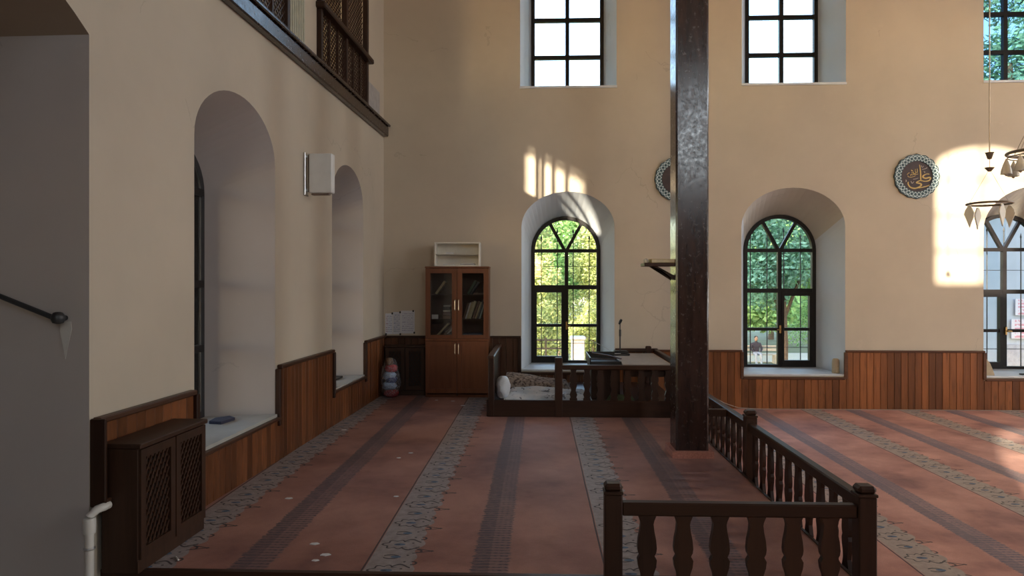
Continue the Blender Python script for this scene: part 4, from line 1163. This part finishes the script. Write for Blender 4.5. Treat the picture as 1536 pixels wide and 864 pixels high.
# ------------------------------------------------------------------ small things
tag(G().tube([(1.90, 9.0, .52), (2.05, 9.35, .40), (2.25, 9.6, .28), (2.5, 9.85, .14), (2.75, 10.05, .04), (3.1, 10.14, .012), (4.5, 10.14, .012), (6.2, 10.135, .012), (8.0, 10.14, .012)], .0045, 6).obj('floor_cable', plain('grey_cable', (.36, .30, .24), .5), None, True),
    'thin pale cable sagging from the podium and running along the right wainscot', 'cable')
SCRAPS = ['white paper scrap, nearer of the two lying level with the wooden column', 'white paper scrap, farther of the two lying level with the wooden column',
          'white paper scrap lying close to the dark seam line of the carpet', 'white paper scrap lying between the near niche and the dark carpet band',
          'white paper scrap farthest from the camera in the trio near the platform edge', 'largest looking white scrap, rightmost of the trio near the platform edge', 'white paper scrap nearest the platform edge in the trio',
          'white paper scrap on the floral band under the far niche', 'white paper scrap lying before the right bookcase door', 'white paper scrap lying before the left bookcase door', 'white paper scrap on the seam line beside the podium corner']
for k, (x, y) in enumerate([(-1.26, 6.41), (-1.185, 6.60), (-1.05, 5.245), (-1.82, 5.17), (-1.347, 4.27), (-1.23, 4.10), (-1.262, 4.015), (-2.086, 7.62), (-1.15, 9.55), (-1.38, 9.62), (-.98, 9.2)]):
    s = R.uniform(.7, 1.2); pts = [(x + s * a, y + s * b) for a, b in ((-.025, -.008), (.005, -.016), (.028, .002), (.012, .016), (-.018, .012))]
    tag(G().prism(pts, PZ, PZ + .004, 'xy').obj('paper_scrap', 'paper'), SCRAPS[k], 'paper scrap', 'paper scraps on the raised carpet')
tag(G().tube([(-2.07, 4.03, PZ + .004), (-2.03, 3.98, PZ + .006)], .005, 6).obj('pencil_stub', 'offwhite', None, True), 'pale stub lying at the foot of the near radiator cover', 'stub')
tag(left(G().prism([(-.36, 5.78), (-.25, 5.76), (-.22, 5.95), (-.30, 6.02), (-.38, 5.93)], .607, .630, 'xy').obj('dark_cloth', plain('navy_cloth', (.03, .03, .055), .9))), 'dark blue folded cloth lying on the nearest niche sill', 'cloth')
tag(left(G().bbox(-.26, -.17, 8.55, 8.82, .592, .615, .006).obj('black_tray', 'black')), 'flat black object lying on the sill of the far niche', 'tray')
tag(G().lathe([(.05, 0), (.053, .01), (.05, .16), (.045, .19), (.03, .205), (.005, .207)], (4.235 - .055, 10.33, .494), 14).obj('stone_stub', plain('beige_block', (.50, .40, .27), .8), None, True), 'beige rounded block on the sill of the window right of the column', 'block')
tag(G().prism([(6.20, .0), (6.33, .0), (6.31, .06), (6.27, .16), (6.22, .23), (6.20, .24)], 10.26, 10.30).obj('carton_piece', plain('carton', (.45, .36, .24), .8), None, False, (0, 0, .479)), 'torn beige carton leaning in the right edge window sill', 'carton')
tag(G().bbox(6.72, 6.78, 10.30, 10.36, .479, .50, .004).obj('small_weight', 'iron', None), 'small dark object on the sill of the right edge window', 'object')

# ------------------------------------------------------------------ outside
GZ = -2.2
G().box(-60, 80, 11.4, 140, GZ - .3, GZ).obj('ground', plain('dry_ground', (.17, .18, .10), .95, .25, .6), kind='structure', label='dry ground outside the windows')
def leaf_mat(name, c, t):
    m = bpy.data.materials.new(name); m.use_nodes = True; nt = m.node_tree; nt.nodes.remove(nt.nodes['Principled BSDF'])
    d = nt.nodes.new('ShaderNodeBsdfDiffuse'); tr = nt.nodes.new('ShaderNodeBsdfTranslucent'); mx = nt.nodes.new('ShaderNodeMixShader'); mx.inputs[0].default_value = .4
    geo = nt.nodes.new('ShaderNodeNewGeometry'); rp = nt.nodes.new('ShaderNodeValToRGB'); nt.links.new(geo.outputs['Random Per Island'], rp.inputs[0])
    rp.color_ramp.elements[0].color = (*[k * .5 for k in c], 1); rp.color_ramp.elements[1].color = (*[min(1, k * 1.45) for k in c], 1)
    nt.links.new(rp.outputs[0], d.inputs[0]); nt.links.new(rp.outputs[0], tr.inputs[0])
    nt.links.new(d.outputs[0], mx.inputs[1]); nt.links.new(tr.outputs[0], mx.inputs[2]); nt.links.new(mx.outputs[0], nt.nodes['Material Output'].inputs[0])
    return m
LEAF = [leaf_mat('lit_leaves', (.52, .58, .26), 0), leaf_mat('green_leaves', (.32, .52, .22), 0), leaf_mat('blue_green_leaves', (.33, .56, .42), 0)]
BARK = plain('bark', (.12, .09, .065), .95, .3, 14, .3)
def foliage(rr, lobes, n, size):
    vs, fs = [], []
    for _ in range(n):
        c, r = lobes[rr.randrange(len(lobes))]
        d = Vector((rr.gauss(0, 1), rr.gauss(0, 1), rr.gauss(0, 1))).normalized()
        p = Vector(c) + Vector((d.x * r[0], d.y * r[1], d.z * r[2])) * (rr.random() ** .45)
        a = Vector((rr.gauss(0, 1), rr.gauss(0, 1), rr.gauss(0, 1))).normalized(); b = a.orthogonal().normalized()
        s = size * rr.uniform(.6, 1.4); o = len(vs)
        vs += [p + a * s, p + b * s * .55, p - a * s, p - b * s * .55]; fs.append((o, o + 1, o + 2, o + 3))
    g = G(); g.v = [tuple(v) for v in vs]; g.f = fs; return g
def tree(label, x, y, h, r, leaf, n, size, seed, trunk_h=.35, group='trees outside the windows'):
    rr = random.Random(seed)
    t = thing('tree', label, 'tree', (x, y, GZ), group=group)
    th = h * trunk_h
    br = [[(0, 0, 0), (.05, .0, th * .6), (rr.uniform(-.2, .2), rr.uniform(-.2, .2), h * .7)]]
    tg = G().tube(br[0], .02 * h, 8, (1, .8, .35))
    lobes = []
    for k in range(11):
        a = rr.uniform(0, 6.28); q = rr.uniform(.15, .75) * r; z = th + (h - th) * rr.uniform(.08, .85)
        c = (q * math.cos(a), q * math.sin(a), z); s = r * rr.uniform(.35, .55); lobes.append((c, (s, s, s * .8)))
    tg.obj('trunk', BARK, t, True)
    for k in range(4):
        c = lobes[k][0]; G().tube([(0, 0, th * .8), (c[0] * .5, c[1] * .5, (th + c[2]) / 2), c], .008 * h, 6, (1, .7, .3)).obj('branch', BARK, t, True)
    me = foliage(rr, lobes, n, size); o = bpy.data.objects.new('foliage', bpy.data.meshes.new('foliage')); o.data.from_pydata(me.v, [], me.f); o.data.materials.append(LEAF[leaf])
    COL.objects.link(o); o.parent = t; o['kind'] = 'stuff'
tree('sunlit yellow green tree behind the left half of the window left of the column', -1.4, 29, 8.5, 2.9, 0, 17000, .085, 1)
tree('sunlit yellow green tree behind the right half of the window left of the column', 3.6, 33, 9.0, 2.9, 0, 17000, .085, 2)
tree('taller yellow green tree standing farther back between the two sunlit ones', 1.2, 40, 10.5, 4.2, 1, 22000, .12, 3, .12)
tree('bluish green tree at the left behind the window right of the column', 8.0, 24, 8.0, 2.6, 2, 19000, .085, 4, .42)
tree('green tree at the right behind the window right of the column', 12.2, 29.0, 8.8, 2.8, 1, 19000, .09, 5, .42)
tree('broad green tree farther back behind the window right of the column', 11.0, 42, 10.0, 4.4, 1, 22000, .17, 6, .2)
tree('bluish green tree farther back toward the left of that window', 16.5, 52, 11.0, 5.6, 2, 22000, .20, 7, .15)
tree('tall tree whose top shows in the upper right edge window', 19.3, 30, 18.5, 4.6, 2, 22000, .15, 8, .4)
def shrub(label, x, y, h, r, leaf, seed):
    rr = random.Random(seed); t = thing('shrub', label, 'shrub', (x, y, GZ), group='shrubs outside the windows')
    lobes = [((rr.uniform(-.6, .6) * r, rr.uniform(-.3, .3) * r, h * rr.uniform(.3, .75)), (r * .5, r * .4, h * .35)) for _ in range(7)]
    me = foliage(rr, lobes, 9000, .07); o = bpy.data.objects.new('foliage', bpy.data.meshes.new('foliage')); o.data.from_pydata(me.v, [], me.f); o.data.materials.append(LEAF[leaf]); COL.objects.link(o); o.parent = t; o['kind'] = 'stuff'
    G().tube([(0, 0, 0), (.05, 0, h * .5)], .06, 6).obj('stem', BARK, t)
shrub('sunlit shrub low behind the left casement of the window left of the column', -.4, 25.0, 3.3, 1.2, 0, 21)
shrub('sunlit shrub beside the white gate post', 2.2, 30, 3.4, 1.5, 0, 22)
shrub('green shrub low behind the window right of the column, left', 10.5, 44, 3.2, 2.4, 2, 23)
shrub('green shrub low behind the window right of the column, right', 17.2, 45, 3.4, 2.4, 1, 24)
shrub('wide sunlit shrub closing the gap under the sunlit trees', .9, 33.6, 4.4, 2.6, 0, 25)
# white gate post and iron fence beyond the first window
PB_ = plain('pale_paint', (.62, .62, .60), .7)
t = thing('gate_post', 'white square gate post behind the window left of the column', 'post', (1.17, 22, GZ))
G().bbox(-.20, .20, -.20, .20, 0, 2.25, .02).obj('shaft', PB_, t); G().bbox(-.24, .24, -.24, .24, 2.25, 2.36, .03).obj('cap', PB_, t)
t = thing('iron_fence', 'low iron fence with horizontal rails left of the white gate post', 'fence', (0, 22.2, GZ))
for k in range(6): G().box(-3.5, .9, -.02, .02, .9 + .26 * k, .95 + .26 * k).obj('rail', 'iron', t)
for x in (-3.4, -2.2, -1.0, .2): G().box(x - .03, x + .03, -.03, .03, 0, 2.3).obj('post', 'iron', t)
# path, bench and seated person beyond the second window
tag(G().box(8.5, 18, 36.8, 41.5, GZ, GZ + .03).obj('path', plain('pale_path', (.60, .54, .45), .9)), 'pale paved path behind the window right of the column', 'path')
t = thing('bench', 'small pale bench under the seated person outside', 'bench', (10.95, 36.3, GZ))
SLAT = plain('bench_slats', (.42, .38, .32), .8)
for k in range(3): G().box(-.9, .9, -.2 + .14 * k, -.09 + .14 * k, .42, .46).obj('slat', SLAT, t)
for k in range(2): G().box(-.9, .9, .22, .25, .60 + .16 * k, .72 + .16 * k).obj('back_slat', SLAT, t)
for x in (-.75, .75): G().box(x - .04, x + .04, -.2, .25, 0, .42).obj('leg', SLAT, t)
# seated person: one skinned body
def person(loc):
    t = thing('person', 'person in a dark jacket sitting on a bench outside the window right of the column', 'person', loc)
    V_ = [(0, .05, .50), (0, .06, .72), (0, .05, .95), (0, .03, 1.06), (0, .02, 1.14),                     # pelvis .. neck base, head root
          (-.20, .05, .98), (-.27, -.02, .72), (-.16, -.20, .60), (.20, .05, .98), (.27, -.02, .72), (.16, -.20, .60),
          (-.10, .03, .50), (-.12, -.38, .50), (-.12, -.40, .10), (-.12, -.55, .05), (.10, .03, .50), (.12, -.38, .50), (.12, -.40, .10), (.12, -.55, .05)]
    Ed = [(0, 1), (1, 2), (2, 3), (3, 4), (2, 5), (5, 6), (6, 7), (2, 8), (8, 9), (9, 10), (0, 11), (11, 12), (12, 13), (13, 14), (0, 15), (15, 16), (16, 17), (17, 18)]
    rad = [.15, .15, .16, .065, .06, .075, .055, .045, .075, .055, .045, .10, .075, .055, .045, .10, .075, .055, .045]
    me = bpy.data.meshes.new('body'); me.from_pydata(V_, Ed, []); o = bpy.data.objects.new('body', me); COL.objects.link(o); o.parent = t
    o.modifiers.new('skin', 'SKIN'); sd = o.modifiers.new('sub', 'SUBSURF'); sd.levels = 1; sd.render_levels = 1
    for i, v in enumerate(me.skin_vertices[0].data): v.radius = (rad[i], rad[i]); v.use_root = (i == 0)
    m = M('dark_jacket', (.025, .022, .032), .8); x, y, z = m.xyz(m.coords())
    m.set('Base Color', m.mix((z < .60) * (y < .0), (.03, .026, .04), (.34, .38, .46)))
    me.materials.append(m.m)
    sk = plain('skin', (.36, .22, .16), .6)
    blob('head', sk, (0, .0, 1.12), .078, .095, .12, .01, 2, 14, 10, None, t)
    G().add([(-.012, -.09, 1.25), (.012, -.09, 1.25), (0, -.118, 1.215), (0, -.085, 1.21)], [(0, 1, 2), (0, 2, 3), (1, 3, 2), (0, 3, 1)]).obj('nose', sk, t)
    for s in (-1, 1): G().bbox(s * .078 - .01, s * .078 + .01, -.01, .03, 1.20, 1.26, .006).obj('ear', sk, t)
    blob('hair', plain('dark_hair', (.015, .012, .010), .7), (0, .022, 1.235), .084, .092, .07, .02, 5, 14, 8, None, t)
person((10.75, 36.15, GZ))
# pale building beyond the third window
t = thing('building', 'pale bluish plastered building behind the window at the right edge', 'building', (12.0, 19.0, GZ))
BW = plain('pale_blue_render', (.40, .45, .52), .9, .08, 1.5)
G().box(0, 12, 0, 6, 0, 6.0).obj('wall', BW, t)
G().box(-.3, 12.3, -.4, 6.3, 6.0, 6.25).obj('roof', plain('roof_slab', (.30, .30, .30), .9), t)
G().box(0, 12, -.05, 0, 0, 2.4).obj('dado', plain('grey_dado', (.34, .36, .42), .9), t)
def notice():
    m = M('notice_print', (.6, .6, .64), .7); v = m.coords('Generated'); x, y, z = m.xyz(v)
    row = (z * 5).mod(1.0); wv = m.noise(m.mapv(v, (16, 1, 5)), 1, 2)
    m.set('Base Color', m.mix((row > .25) * (row < .8) * (wv > .45) * (x > .06) * (x < .94) * .75, (.60, .58, .64), (.55, .16, .22))); return m.m
NM = notice()
for k, (x, z, ww, hh) in enumerate(((.2, 3.15, 1.0, .42), (.1, 2.55, 1.3, .5))):
    G().box(x, x + ww, -.07, -.052, z, z + hh).obj('notice_board', NM, t, label='white notice with rows of pink lettering')
t = thing('flue_cabinet', 'grey metal cabinet standing against the pale building outside', 'cabinet', (13.3, 18.55, GZ))
G().bbox(-.3, .3, -.2, .2, 0, 2.0, .02).obj('body', plain('grey_metal', (.20, .22, .24), .5), t); G().bbox(-.26, .26, -.215, -.2, .1, 1.9, .01).obj('door', plain('grey_door', (.26, .28, .30), .5), t)
